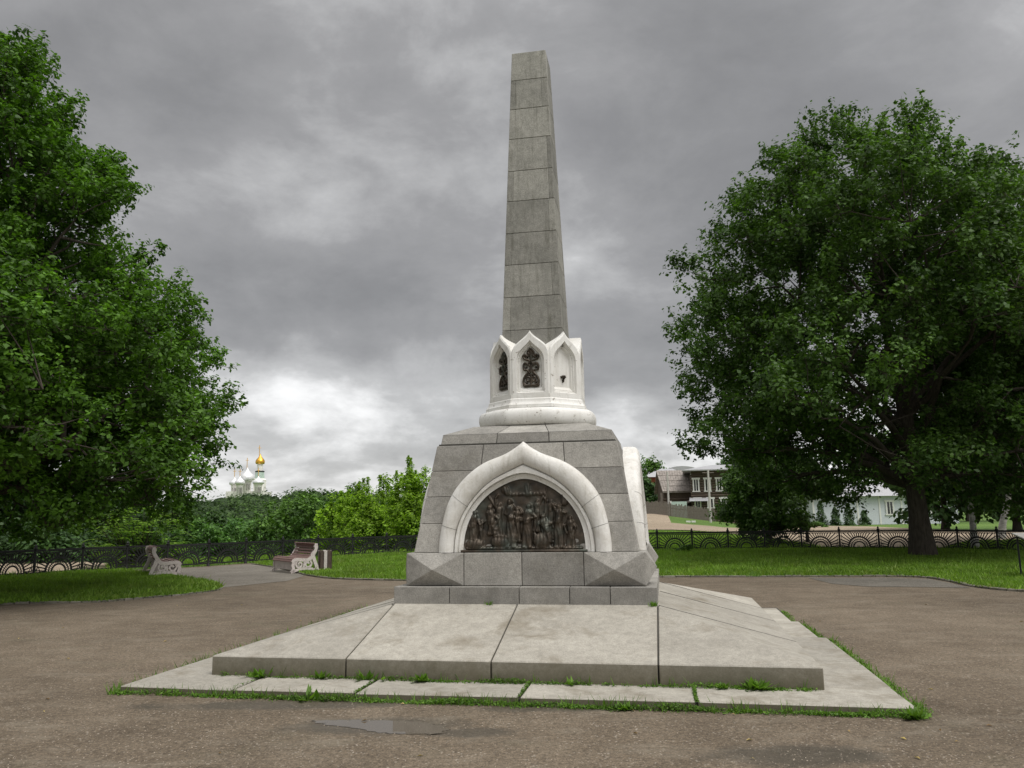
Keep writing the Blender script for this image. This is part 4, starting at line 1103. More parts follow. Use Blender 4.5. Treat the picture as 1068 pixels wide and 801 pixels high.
# far wooded bank: one mass
def wood(name, spots, n, leaf, mat, seed):
    rng = np.random.default_rng(seed); Cs, Us, rb = [], [], []
    core = MB(); ico = bmesh.new(); bmesh.ops.create_icosphere(ico, subdivisions=2, radius=1); iv = [v.co.copy() for v in ico.verts]; ifc = [[v.index for v in f.verts] for f in ico.faces]; ico.free()
    for (x, y, z, rx, rz) in spots:
        u = norm(rng.normal(0, 1, (n, 3))); u[:, 1] = np.where(rng.uniform(0, 1, n) < .75, -np.abs(u[:, 1]), u[:, 1])
        bump_ = 1 + .16 * np.sin(u[:, 0] * 7 + x) * np.sin(u[:, 2] * 6 + y) + .1 * np.sin(u[:, 0] * 13 + y)
        Cs.append(np.array([x, y, z]) + u * np.array([rx, rx, rz]) * (rng.uniform(.86, 1.08, (n, 1)) * bump_[:, None])); Us.append(u); rb.append(np.full(n, rng.normal(0, .2)))
        core.add([(x + v.x * rx * .84, y + v.y * rx * .84, z + v.z * rz * .84) for v in iv], ifc, .1)
    C = np.concatenate(Cs); U = np.concatenate(Us)
    me = leaf_mesh(C, U, leaf, rng, name, mat, up=.4, wild=.7, rb=np.concatenate(rb)); o = bpy.data.objects.new(name, me); COL.objects.link(o)
    cme = core.mesh(name, mat)
    bm = bmesh.new(); bm.from_mesh(me); bm.from_mesh(cme); bm.to_mesh(me); bm.free()
    o['kind'] = 'stuff'; o['label'] = name.replace('_', ' ') + ' on the far bank of the river'; o['category'] = 'woodland'
    return o


spots = []; rng = np.random.default_rng(77)
TL = [(-400, 540), (60, 534), (150, 531), (190, 525), (215, 519), (240, 516), (275, 514), (300, 511), (340, 511.5), (380, 513), (420, 514), (520, 517), (640, 520), (720, 520), (900, 520)]
for row, (Y, dy) in enumerate(((262, 0), (245, 4), (228, 9), (212, 15), (198, 21))):
    px = -380 + row * 7
    while px < 720 - row * 8:
        yt = np.interp(px, [t[0] for t in TL], [t[1] for t in TL]) + dy + rng.normal(0, 1.6); r = rng.uniform(2.6, 4.6); rz = rng.uniform(3.4, 5.4); YY = Y + rng.uniform(-6, 6)
        q = at(px, yt, YY); spots.append((q[0], YY, q[2] - rz, r, rz)); px += rng.uniform(6, 15)
wood('far_wood', spots, 330, .85, 'leaf_far', 5)
spots = []
for row, (Y, yt0) in enumerate(((186, 541), (174, 546), (160, 551), (140, 555))):
    px = -360 + row * 9
    while px < 600:
        YY = Y + rng.uniform(-5, 5); r = rng.uniform(2.2, 4.4); rz = rng.uniform(2, 3.0); q = at(px, yt0 + rng.normal(0, 2.2) - px * .004, YY); spots.append((q[0], YY, q[2] - rz, r, rz)); px += rng.uniform(12, 24)
wood('shore_thicket', spots, 300, .7, 'leaf_shore', 6)

# ================================================================== CHURCH ON THE SKYLINE
YC = 430
def church_lathe(mb, cx, prof, seg=20):
    """prof: (half width in px, row) at the distance of the church"""
    pts = []
    for (w_, y) in prof:
        q = at(cx, y, YC); pts.append((w_ / F * YC * 1.0, q[2]))
    q = at(cx, 505, YC); mb.lathe([(max(r, .02), z) for r, z in pts], (q[0], YC, 0), seg)
def onion(w, y_apex, y_bot):
    h = y_bot - y_apex; P = [(.86, 0), (.97, .10), (1.0, .2), (.95, .32), (.80, .44), (.56, .56), (.34, .68), (.19, .80), (.09, .90), (.03, 1.0)]
    return [(w * a, y_bot - h * b) for a, b in P]
q0 = at(257.6, 515, YC)
cat_ = thing('cathedral', 'white cathedral with silver onion domes above the far trees', 'church', (0, 0, 0))
for (cx, w_, ya, yb, dw, yc, dd) in ((257.6, 7.2, 487, 501.3, 4.4, 477.5, 0), (244.5, 4.9, 497, 505.3, 3.2, 489, 6), (250.2, 4.9, 496, 505, 3.3, 489, -6), (269.4, 5.6, 496.3, 504.6, 3.9, 488, -6)):
    YC = 430 + dd
    m = MB(); church_lathe(m, cx, [(dw, 530), (dw, yb + 2), (dw * 1.12, yb + 1.2), (dw * 1.12, yb + .4), (dw, yb + .2)]); dr = m.build('drum', 'church', cat_, smooth=True)
    for k in (-1, 0, 1):
        q = at(cx + k * dw * .55, yb + 6.5, YC - dw / F * YC * (.97 if k == 0 else .8)); mw = MB(); mw.box(q[0] - .28, q[0] + .28, q[1] - .35, q[1] + .3, q[2] - 1.6, q[2] + 1.6); mw.build('window', 'board', dr)
    m = MB(); church_lathe(m, cx, onion(w_ * 1.08, ya, yb + .3)); dm = m.build('dome', 'silver', cat_, smooth=70)
    m = MB(); q = at(cx, ya + 1, YC); zt2 = at(cx, yc, YC)[2]; m.tube([(q[0], YC, q[2] - .5), (q[0], YC, zt2)], .16, 6); m.tube([(q[0] - .9, YC, zt2 - 1.3), (q[0] + .9, YC, zt2 - 1.3)], .12, 6); m.build('cross', 'gold', cat_)
YC = 436
qa, qb = at(241, 513, YC), at(274, 513, YC); m = MB(); m.box(qa[0], qb[0], 428, 452, 0, qa[2]); m.build('main_block', 'church', cat_)
YC = 455
bt = thing('bell_tower', 'bell tower with a gilded dome rising behind the silver domes', 'tower', (0, 0, 0))
m = MB(); church_lathe(m, 270.7, [(6.8, 530), (6.8, 501.5), (7.2, 501), (6.0, 499.8), (5.6, 499)], 8); m.build('lower_stage', 'church', bt)
m = MB(); church_lathe(m, 270.5, [(5.2, 499.3), (4.6, 492.5), (4.7, 492.3), (4.2, 492.2)], 8); m.build('belfry', 'mint', bt)
m = MB(); church_lathe(m, 270.5, [(4.9, 492.4), (5.0, 491.6), (4.6, 491.2), (3.0, 491.0)], 8); m.build('gallery', 'iron', bt)
m = MB(); church_lathe(m, 270.5, [(3.0, 491.6), (2.9, 484.4), (3.4, 483.6), (3.2, 483.2)], 12); m.build('lantern', 'church', bt)
m = MB(); church_lathe(m, 270.5, onion(4.8, 473, 484)); m.build('dome', 'gold', bt, smooth=70)
m = MB(); q = at(270.5, 474, YC); zt2 = at(270.5, 464.5, YC)[2]; m.tube([(q[0], YC, q[2] - .6), (q[0], YC, zt2)], .18, 6); m.tube([(q[0] - 1, YC, zt2 - 1.5), (q[0] + 1, YC, zt2 - 1.5)], .13, 6); m.build('cross', 'gold', bt)

# ================================================================== HOUSES ON THE RIGHT
def wbox(root, name, mat, x0, x1, y0, y1, z0, z1):
    m = MB(); m.box(x0, x1, y0, y1, z0, z1); return m.build(name, mat, root)
def window(root, x, z, y, w, h, pane=True):
    fr = MB()
    for (a, b, c, d) in ((x - w / 2, x - w / 2 + .16, z, z + h), (x + w / 2 - .16, x + w / 2, z, z + h), (x - w / 2 - .1, x + w / 2 + .1, z + h, z + h + .22), (x - w / 2 - .08, x + w / 2 + .08, z - .12, z), (x - .04, x + .04, z, z + h)):
        fr.box(a, b, y - .08, y, c, d)
    f = fr.build('window', 'trim', root); p = MB(); p.box(x - w / 2 + .1, x + w / 2 - .1, y - .02, y + .02, z, z + h); p.build('pane', 'glass', f)


YH = 100.0
def X(px, Y=YH): return at(px, 540, Y)[0]
def Z(py, Y=YH, px=710): return at(px, py, Y)[2]
# barn with a slate roof; ridge runs left to right
Yr = 103.2
bx0 = X(686.5, Yr); zr, ze = Z(490.5, Yr), Z(511.5, 99.5)
barn = thing('log_barn', 'old brown log barn with a weathered grey slate roof behind the pole', 'barn', (bx0, Yr, 0))
e0, e1, r1 = X(692.5, 99.5) - bx0, X(722.8, 99.5) - bx0, X(722.0, Yr) - bx0
w0, w1 = X(693.5, 100) - bx0, X(723, 100) - bx0
wall = MB(); bw = X(687, 107) - bx0
wall.add([(w0, -3.2, 0), (w1, -3.2, 0), (w1, 3.8, 0), (bw, 3.8, 0), (w0, -3.2, ze), (w1, -3.2, ze), (w1, 3.8, ze), (bw, 3.8, ze), ((w0 + bw) / 2 - .2, 0, zr - .2), (w1, 0, zr - .2)],
         [(0, 1, 5, 4), (1, 2, 6, 9, 5), (2, 3, 7, 6), (3, 0, 4, 8, 7), (4, 5, 9, 8), (6, 7, 8, 9)])
for i in range(11): wall.tube([(w0 - .15, -3.25, .2 + i * .30), (w1, -3.25, .2 + i * .30)], .15, 6)
wall.build('log_wall', 'wood_brown', barn)
rf = MB(); lft = X(683, 108) - bx0
V = [(e0, -3.7, ze - .1), (e1, -3.7, ze - .1), (r1, 0, zr), (0, 0, zr), (lft, 4.4, ze - .1), (r1, 4.4, ze - .1)]
rf.add(V + [(a, b, c - .16) for a, b, c in V], [(0, 1, 2, 3), (3, 2, 5, 4), (6, 7, 8, 9), (9, 8, 11, 10), (0, 1, 7, 6), (0, 3, 9, 6), (3, 4, 10, 9), (4, 5, 11, 10), (1, 2, 8, 7), (2, 5, 11, 8)])
for i in range(4):
    t = i / 4; rf.tube([(e0 * (1 - t), -3.7 + 3.7 * t, ze - .07 + (zr - ze + .1) * t), (e1 + (r1 - e1) * t, -3.7 + 3.7 * t, ze - .07 + (zr - ze + .1) * t)], .045, 4)
for i in range(14): t = i / 13; rf.tube([(e0 + (e1 - e0) * t, -3.7, ze - .07), (r1 * t, 0, zr + .03)], .025, 4)
rf.build('roof', 'slate', barn)
for x_ in (w0 - .5, w0 + .35): wbox(barn, 'post', 'wood_grey', x_, x_ + .25, -3.65, -3.45, 0, ze - .25)
m = MB(); m.hexa([(w0 + 1.0, -5.0, 2.2), (w1, -5.0, 3.0), (w1, -3.4, 3.1), (w0 + 1.0, -3.4, 2.3), (w0 + 1.0, -5.0, 2.32), (w1, -5.0, 3.12), (w1, -3.4, 3.22), (w0 + 1.0, -3.4, 2.42)], .01); m.build('lean_to_roof', 'slate', barn)
m = MB(); m.box(w0 + .9, w0 + 2.3, -3.46, -3.3, 0, 1.9); m.build('opening_shade', 'mortar', barn)  # solid dark block, its colour stands for the shade inside an open bay
# two-storey log house
zr2 = Z(491, 97, 730); hx0 = X(722.8, 97); HR = rad(-13)
hs_ = thing('log_house', 'two-storey brown log house with white window trims beside the oak', 'house', (hx0, 97, 0), HR)
hw_ = 7.6
w_ = MB(); w_.box(0, hw_, 0, 6, 0, zr2)
for i in range(20): w_.tube([(-.1, -.04, .25 + i * .30), (hw_, -.04, .25 + i * .30)], .14, 6)
w_.build('log_wall', 'wood_brown', hs_)
m = MB(); m.hexa([(-1.0, -1.1, zr2 - .05), (hw_ + .8, -1.1, zr2 - .05), (hw_ + .8, 7, zr2 - .05), (-1.0, 7, zr2 - .05), (-1.0, -1.1, zr2 + .1), (hw_ + .8, -1.1, zr2 + .1), (hw_ + .8, 7, zr2 + .1), (-1.0, 7, zr2 + .1)], .01)
m.add([(-.9, -1.0, zr2 + .1), (hw_ + .7, -1.0, zr2 + .1), (hw_ + .7, 6.9, zr2 + .1), (-.9, 6.9, zr2 + .1), (2.5, 3, zr2 + .8), (hw_ - 2.5, 3, zr2 + .8)], [(0, 1, 5, 4), (1, 2, 5), (2, 3, 4, 5), (3, 0, 4)]); m.build('roof', 'tin', hs_)
for i in range(5):
    window(hs_, .55 + i * 1.35, Z(512, 97, 730), -.15, .78, 1.35); window(hs_, .65 + i * 1.5, Z(529.5, 97, 730), -.15, .8, 1.0)
m = MB(); m.hexa([(-.3, -1.4, 2.85), (1.9, -1.4, 2.85), (1.9, 0, 3.25), (-.3, 0, 3.25), (-.3, -1.4, 2.93), (1.9, -1.4, 2.93), (1.9, 0, 3.33), (-.3, 0, 3.33)], .01); m.build('porch_roof', 'tin', hs_)
# brick house behind
rb_ = thing('brick_house', 'red brick house with a pale roof behind the barn', 'house', (X(674, 122), 122, 0), rad(-10))
wd = X(692, 122) - X(669, 122); zb_ = Z(497, 122, 680)
wbox(rb_, 'wall', 'brick', 0, wd + 3, 0, 8, 0, zb_)
m = MB(); m.add([(-.4, -.5, zb_ - .1), (wd + 3.4, -.5, zb_ - .1), (wd + 3.4, 8.5, zb_ - .1), (-.4, 8.5, zb_ - .1), (2.4, 4, zb_ + 1.3), (wd + 1, 4, zb_ + 1.3)], [(0, 1, 5, 4), (1, 2, 5), (2, 3, 4, 5), (3, 0, 4), (0, 3, 2, 1)]); m.build('roof', 'tin', rb_)
window(rb_, 1.6, 1.4, -.03, .9, 1.3)
# far arched tin roof
ar_ = thing('hangar', 'pale arched metal roof showing above the slate roof', 'building', (X(714, 140), 140, 0))
m = MB(); zt3 = Z(486, 140); zb3 = Z(493, 140); hw = (X(733, 140) - X(695, 140)) / 2
vs = []; 
for i in range(13):
    t = math.pi * i / 12; vs += [(-hw * math.cos(t), 0, zb3 + (zt3 - zb3) * math.sin(t)), (-hw * math.cos(t), 12, zb3 + (zt3 - zb3) * math.sin(t))]
m.add(vs, [(2 * i, 2 * i + 2, 2 * i + 3, 2 * i + 1) for i in range(12)] + [tuple(range(0, 26, 2)), tuple(range(1, 26, 2))[::-1]]); m.build('roof', 'tin', ar_)
wbox(ar_, 'wall', 'concrete', -hw + .1, hw - .1, .1, 11.9, 0, zb3)
# pale blue house under the oak
px_, Yb = 866, 88
bh = thing('pale_house', 'long pale blue and white house seen under the big oak', 'house', (X(848, Yb), Yb, 0))
wl = X(1000, Yb) - X(848, Yb)
wbox(bh, 'wall', 'paleblue', 0, wl, 0, 9, 0, 3.1)
m = MB(); m.add([(-.5, -.6, 3.05), (wl + .5, -.6, 3.05), (wl + .5, 9.6, 3.05), (-.5, 9.6, 3.05), (2, 4.5, 4.6), (wl - 2, 4.5, 4.6)], [(0, 1, 5, 4), (1, 2, 5), (2, 3, 4, 5), (3, 0, 4), (0, 3, 2, 1)]); m.build('roof', 'tin', bh)
for i in (3, 5): window(bh, 1.2 + i * 2.4, 1.1, -.03, .9, 1.3)
for i in range(7): wbox(bh, 'corner_board', 'trim', .02 + i * 2.4, .2 + i * 2.4, -.06, -.003, 0, 3.0)
for i, px in enumerate((857, 872, 886, 902)):
    q = at(px, 549, 84); rng = np.random.default_rng(200 + i); r_ = thing('conical_shrub', ['dark conical shrub leftmost against the pale blue house', 'dark conical shrub second from the left against the pale blue house', 'dark conical shrub third from the left against the pale blue house', 'dark conical shrub rightmost against the pale blue house'][i], 'shrub', (q[0], 84, 0), 0, 'conical shrubs against the pale blue house')
    n_ = 1500; z_ = rng.uniform(0, 1, n_) ** 1.4 * 2.5; a_ = rng.uniform(0, 6.28, n_); rr = (1 - z_ / 2.7) ** .7 * .60 * rng.uniform(.6, 1.15, n_) * (1 + .3 * np.sin(z_ * 4 + a_ * 2 + i * 2)); z_ = z_ * (1, .75, .9, .6)[i]
    u = np.stack([np.cos(a_), np.sin(a_), np.full(n_, .4)], 1); P = np.stack([rr * np.cos(a_), rr * np.sin(a_), z_ + .05], 1)
    o = bpy.data.objects.new('foliage', leaf_mesh(P, u, .17, rng, 'foliage', 'leaf_dark')); COL.objects.link(o); o.parent = r_
q = at(835, 548, 78); bush('barberry_bush', 'round dark red bush beyond the fence left of the pale blue house', (q[0], 78, 0), .95, .9, 1.15, 300, 2400, .13, 'leaf_red')
q = at(815, 548, 80); bush('bush', 'green bush beyond the fence left of the round dark red bush', (q[0], 80, 0), 1.4, 1.2, 1.3, 301, 2600, .16, 'leaf_mid')
q = at(850, 549, 76); bush('bush', 'low green bush right of the round dark red bush', (q[0], 76, 0), 1.3, 1, .6, 302, 2000, .14, 'leaf_mid')
q = at(682, 548, 92); bush('bush', 'dark green bush in front of the barn corner', (q[0], 92, hfun(q[0], 92)), 1.2, 1, 1.3, 303, 2200, .17, 'leaf_dark')
q = at(690, 566, 36.5); bush('bush', 'low leafy clump growing against the fence right of the monument', (gp(711, 576)[0], gp(711, 576)[1] - .35, .02), .55, .25, .38, 304, 700, .09, 'leaf_mid', stems=False)
# plank fence, poles
x0_, x1_ = X(673, 90), X(746, 90)
pf = thing('plank_fence', 'dark weathered plank fence in front of the barn and log house', 'fence', (x0_, 90, 0))
m = MB(); x_ = 0
while x_ < x1_ - x0_: hh = random.uniform(1.25, 1.55); m.box(x_, x_ + .13, 0, .03, hfun(x0_ + x_, 90) - .05, hfun(x0_ + x_, 90) + hh, random.random()); x_ += .15
m.build('planks', 'wood_grey', pf); m = MB(); m.tube([(x0_ * 0 + t, .06, hfun(x0_ + t, 90) + .9) for t in np.linspace(0, x1_ - x0_, 8)], .05, 4); m.build('rail', 'wood_brown', pf)
gf_ = thing('panel_fence', 'short pale green panel fence in the yard before the barn', 'fence', (X(701, 94), 94, hfun(X(701, 94), 94) - .3)); wbox(gf_, 'panel', 'mint', 0, X(717, 94) - X(701, 94), 0, .05, 0, 2.0); wbox(gf_, 'post', 'trim', -.12, -.002, -.03, .08, 0, 2.1)
for (px, yt, Yp, lb, ar) in ((698, 492, 92, 'thin white utility pole in front of the slate-roofed barn', 0), (741, 490, 84, 'white utility pole between the log house and the oak', 1)):
    q = at(px, 540, Yp); r_ = thing('utility_pole', lb, 'pole', (q[0], Yp, 0), 0, 'white poles by the road'); zt_ = at(px, yt, Yp)[2]
    m = MB(); m.tube([(0, 0, -.2), (0, 0, zt_)], [.14, .10], 8); m.build('pole', 'concrete', r_, smooth=True)
    if ar: m = MB(); m.tube([(-.6, 0, zt_ - .3), (.6, 0, zt_ - .3)], .05, 6); m.build('crossarm', 'wood_grey', r_)
ks = thing('kerb_blocks', 'two short whitewashed kerb blocks lying on the verge by the dirt road', 'kerb blocks', (X(720, 78), 78, hfun(X(720, 78), 78))); wbox(ks, 'block', 'trim', -.4, .0, 0, .2, 0, .16); wbox(ks, 'block', 'trim', .12, .5, 0, .2, 0, .16)


# ================================================================== GRASS
def inpoly(P, poly):
    x, y = P[:, 0], P[:, 1]; c = np.zeros(len(P), bool); n = len(poly)
    for i in range(n):
        (x1, y1), (x2, y2) = poly[i], poly[(i + 1) % n]
        cond = ((y1 > y) != (y2 > y)) & (x < (x2 - x1) * (y - y1) / ((y2 - y1) if y2 != y1 else 1e-9) + x1); c ^= cond
    return c


def blades(name, P, z, hmin, hmax, w, mat, seed, label, lean=.5, clump=None):
    rng = np.random.default_rng(seed); n = len(P); az = rng.uniform(0, 6.283, n); h = rng.uniform(hmin, hmax, n) * (1 if clump is None else clump)
    s = np.stack([np.cos(az), np.sin(az), np.zeros(n)], 1) * (w * rng.uniform(.7, 1.4, n))[:, None]
    tl = np.stack([rng.normal(0, lean, n) * h, rng.normal(0, lean, n) * h, h], 1); b = np.stack([P[:, 0], P[:, 1], z if isinstance(z, np.ndarray) else np.full(n, z)], 1)
    V = np.stack([b - s, b + s, b + tl * .55 + s * .7 , b + tl, b + tl * .55 - s * .7], 1).reshape(-1, 3).astype(np.float32)
    me = bpy.data.meshes.new(name); me.vertices.add(5 * n); me.vertices.foreach_set('co', V.ravel()); me.loops.add(5 * n); me.loops.foreach_set('vertex_index', np.arange(5 * n, dtype=np.int32))
    me.polygons.add(n); me.polygons.foreach_set('loop_start', np.arange(0, 5 * n, 5, dtype=np.int32)); me.polygons.foreach_set('loop_total', np.full(n, 5, np.int32)); me.update(calc_edges=True)
    a = me.attributes.new('rnd', 'FLOAT', 'FACE'); a.data.foreach_set('value', np.clip(rng.normal(.5, .25, n), 0, 1).astype(np.float32)); me.materials.append(M[mat])
    o = bpy.data.objects.new(name, me); COL.objects.link(o); o['kind'] = 'stuff'; o['label'] = label; o['category'] = 'grass'; return o


def sample(poly, n, rng, lim=None):
    pl = np.array(poly); lo, hi = pl.min(0), pl.max(0); out = []
    if lim: lo = np.maximum(lo, lim[0]); hi = np.minimum(hi, lim[1])
    while sum(map(len, out)) < n:
        P = rng.uniform(lo, hi, (n, 2)); out.append(P[inpoly(P, poly)])
    return np.concatenate(out)[:n]


rng = np.random.default_rng(9)
def tuftnoise(P, s=.8): return .75 + .45 * (np.sin(P[:, 0] * 2.1 * s + np.sin(P[:, 1] * 1.7 * s) * 2) * np.sin(P[:, 1] * 2.9 * s + P[:, 0]) * .5 + .5) + np.where(rng.uniform(0, 1, len(P)) < .04, .9, 0)
P = sample(left_poly, 90000, rng, ((-20, 14), (0, 40))); blades('grass', P, .03, .03, .11, .011, 'blade', 1, 'short green grass of the left lawn', clump=tuftnoise(P))
P = sample(back_poly, 230000, rng, ((-12, 15), (25, 40))); blades('grass', P, .03, .03, .11, .012, 'blade', 2, 'short green grass of the lawn behind the monument', clump=tuftnoise(P))
# rough grass beyond the fence
Pn = rng.uniform((-16, 25), (30, 60), (120000, 2)); fx_ = np.array([p[0] for p in FP]); fy_ = np.array([p[1] for p in FP]); fyi = np.interp(Pn[:, 0], fx_, fy_)
keep = (Pn[:, 1] > fyi + .2) & ((Pn[:, 0] > -3) | (Pn[:, 1] < fyi + 8)); Pn = Pn[keep]
dp = [gp(*p) for p in ((-260, 618), (-60, 604), (0, 600.5), (60, 598.6), (112, 594.6), (112, 588), (60, 584), (0, 584), (-80, 585), (-260, 590))]
Pn = Pn[~inpoly(Pn, dp)]; Pn = Pn[~inpoly(Pn, ROAD)]
zz = np.array([hfun(x, y) for x, y in Pn]) - .01
blades('rough_grass', Pn, zz, .06, .22, .018, 'blade', 3, 'rough taller grass beyond the iron fence')

# weeds along the edges of the slabs
cs, sn = math.cos(-.1841), math.sin(-.1841)
def loc2w(P): return np.stack([.3582 + P[:, 0] * cs - P[:, 1] * sn, 11.0137 + P[:, 0] * sn + P[:, 1] * cs], 1)
def along(p0, p1, n, spread, rng, dens=None):
    t = rng.uniform(0, 1, n)
    if dens is not None:
        f = np.clip(.5 + .5 * np.sin(t * dens[0] + dens[1]) * np.sin(t * dens[0] * 2.3 + 1) + .25 * np.sin(t * dens[0] * 5.1), 0.03, 1); t = t[rng.uniform(0, 1, n) < f]
    P = np.array(p0)[None] * (1 - t[:, None]) + np.array(p1)[None] * t[:, None]; return P + rng.normal(0, spread, P.shape)
def weedmat(name, P, z, size, hmax, seed, label, patch=None):
    """low creeping weeds: small leaves in every direction, taller in patches, with a few blades"""
    rng = np.random.default_rng(seed); n = len(P); pt = .5 + .5 * np.sin(P[:, 0] * 5.3 + seed) * np.sin(P[:, 0] * 2.1 + P[:, 1] * 3.7 + 1)
    h = hmax * (.2 + .8 * pt ** 1.5) * rng.uniform(0, 1, n) ** 1.3
    C = np.stack([P[:, 0], P[:, 1], z + h], 1); D = norm(rng.normal(0, 1, (n, 3)) * np.array([1, 1, .55]) + np.array([0, 0, .25])); S = norm(np.cross(D, rng.normal(0, .45, (n, 3)) + np.array([0, 0, 1])))
    L = size * rng.uniform(.5, 1.5, n); me = quads(C, D, S, L, L * rng.uniform(.2, .6, n), np.clip(rng.normal(.45, .27, n), 0, 1), name, 'weed')
    o = bpy.data.objects.new(name, me); COL.objects.link(o); o['kind'] = 'stuff'; o['label'] = label; o['category'] = 'weeds'; return o
out_ = lambda P: P[~((np.abs(P[:, 0]) < LO + .006) & (np.abs(P[:, 1]) < LO + .006) & ~((P[:, 1] > .2) & (P[:, 0] > LO - .085)) & ~((P[:, 1] > 1.8) & (P[:, 0] > LO - .175)))]
W = [along((-LO - .04, -LO - .05), (LO + .02, -LO - .05), 9000, .026, rng, (31, .4)), along((-LO - .05, -LO - .035), (LO + .02, -LO - .035), 3000, .012, rng, (53, 1)), along((-LO + 1.2, -LO - .07), (LO + .02, -LO - .07), 6000, .035, rng, (17, 2.4)),
     along((LO + .05, -LO), (LO + .05, .2), 3600, .035, rng, (19, 2)), along((LO - .05, .25), (LO - .05, 1.8), 1400, .03, rng, (19, 2)), along((LO - .14, 1.85), (LO - .14, 3.5), 1500, .035, rng, (13, 2)), along((-LO - .05, -LO), (-LO - .05, 3.4), 4200, .05, rng, (23, 1)), along((LO + .06, .1), (LO - .1, .5), 500, .04, rng, (17, 1))]
weedmat('edge_weeds', loc2w(out_(np.concatenate(W))), .004, .026, .060, 4, 'low weeds growing along the outer edge of the paving strip')
Pw = loc2w(out_(np.concatenate([along((-LO - .05, -LO - .05), (LO + .02, -LO - .05), 1500, .03, rng, (29, .8)), along((LO + .05, -LO), (LO + .05, .2), 450, .035, rng, (19, 2)), along((LO - .05, .25), (LO - .05, 1.8), 160, .03, rng, (19, 2)), along((-LO - .05, -LO), (-LO - .05, 3.4), 1000, .05, rng, (23, 1))])))
blades('edge_grass', Pw, 0.0, .04, .13, .004, 'weed', 41, 'thin grass blades rising from the weeds at the slab edge', lean=.45)
W = [along((-2.9, -B - .03), (2.95, -B - .03), 4200, .018, rng, (37, .0)), along((-1.1, -B - .04), (.6, -B - .04), 1500, .022, rng, (13, 0)), along((1.9, -B - .05), (2.9, -B - .05), 1500, .028, rng, (7, 0)), along((B + .03, -1.6), (B + .05, 2.9), 900, .02, rng, (11, 2))]
for xj, wj in ((-1.20, 150), (.33, 220), (1.86, 320), (-2.42, 50)): W.append(along((xj, -LO), (xj, -B), wj, .007, rng))
weedmat('joint_weeds', loc2w(np.concatenate(W)), .062, .024, .05, 5, 'small weeds growing in the joints between the stone slabs')
Pw = loc2w(np.concatenate([along((-2.6, -B - .04), (2.9, -B - .04), 420, .02, rng, (37, .0))])); blades('joint_grass', Pw, .058, .04, .12, .0035, 'weed', 42, 'thin grass blades at the foot of the sloping slabs', lean=.45)
Pw = loc2w(np.concatenate([along((-.42, -A - .02), (-.35, -A - .02), 25, .01, rng), along((1.47, -A - .03), (1.53, -A - .03), 60, .015, rng), along((3.0, 2.6), (3.1, 3.3), 200, .06, rng)])); blades('step_weeds', Pw, .62, .02, .07, .004, 'weed', 6, 'tiny weeds at the foot of the granite step', lean=.5)

# leafy weed plants with broad leaves
def weed_plant(label, px_local, size, n, seed, z=.06):
    rng = np.random.default_rng(seed); q = loc2w(np.array([px_local]))[0]; r_ = thing('weed_plant', label, 'weed', (q[0], q[1], z), 0, 'leafy weeds at the slab edges')
    C, D, S, Ls = [], [], [], []
    for i in range(n):
        az = rng.uniform(0, 6.28); el = rng.uniform(.15, 1.1); d = np.array([math.cos(az) * math.cos(el), math.sin(az) * math.cos(el), math.sin(el)]); l = size * rng.uniform(.5, 1)
        C.append(d * l * .55 + np.array([rng.normal(0, size * .25), 0, 0])); D.append(d); s = np.cross(d, [0, 0, 1]); S.append(s / np.linalg.norm(s)); Ls.append(l)
    Ls = np.array(Ls); me = quads(np.array(C), np.array(D), np.array(S), Ls, Ls * .34, np.clip(rng.normal(.55, .25, n), 0, 1), 'leaves', 'weed'); o = bpy.data.objects.new('leaves', me); COL.objects.link(o); o.parent = r_
    m = MB()
    for i in range(4): m.tube([(0, 0, -.02), tuple(C[i])], [.003, .0015], 4)
    m.build('stalks', 'weed', r_)
for i, (lb, p, s, n_) in enumerate((('broad-leaved weed at the foot of the sloping slab, left of the puddle', (-1.30, -B - .07), .15, 26), ('leafy weed left of the first joint of the sloping slab', (-1.78, -B - .06), .13, 30),
                                  ('tall thin weed leftmost against the sloping slab', (-2.45, -B - .06), .15, 30), ('green weed clump at the middle of the sloping slab front', (-.72, -B - .07), .13, 34),
                                  ('small leafy weed right of the middle joint of the sloping slab', (.72, -B - .06), .10, 26), ('big leafy weed in front of the right corner slab', (2.42, -B - .07), .15, 60),
                                  ('pale leafy weed beside the big one in front of the right corner slab', (2.12, -B - .07), .10, 34))): weed_plant(lb, p, s, n_, 400 + i)
for i, (lb, p, s, n_) in enumerate((('leafy weed at the right front corner of the paving strip', (LO - .08, -LO - .12), .13, 46), ('pointed weed leaning on the paving strip left of the puddle', (-1.62, -LO - .09), .17, 14), ('reddish dry weed at the paving edge right of the middle', (1.25, -LO - .09), .11, 40))): weed_plant(lb, p, s, n_, 430 + i, 0.0)

# pebbles and bits scattered on the worn ground
pb_ = MB(); rng = np.random.default_rng(12)
for i in range(7000):
    px, py = rng.uniform(-60, 1130), 625 + 190 * rng.uniform(0, 1) ** .6; x, y = gp(px, py)
    lx, ly = (x - .3582) * cs + (y - 11.0137) * sn, -(x - .3582) * sn + (y - 11.0137) * cs
    if abs(lx) < LO + .03 and abs(ly) < LO + .03: continue
    r = rng.uniform(.0025, .0075); a = rng.uniform(0, 3); pb_.add([(x + r * math.cos(a + k * 1.57) * (1 if k % 2 else .7), y + r * math.sin(a + k * 1.57), 0) for k in range(4)] + [(x, y, r * .7)], [(0, 1, 4), (1, 2, 4), (2, 3, 4), (3, 0, 4)], rng.uniform(0, 1))
pb_.build('gravel', 'pebble', None, kind='stuff', label='loose pebbles scattered on the worn pavement', category='gravel')
lf = MB(); rl = random.Random(4)
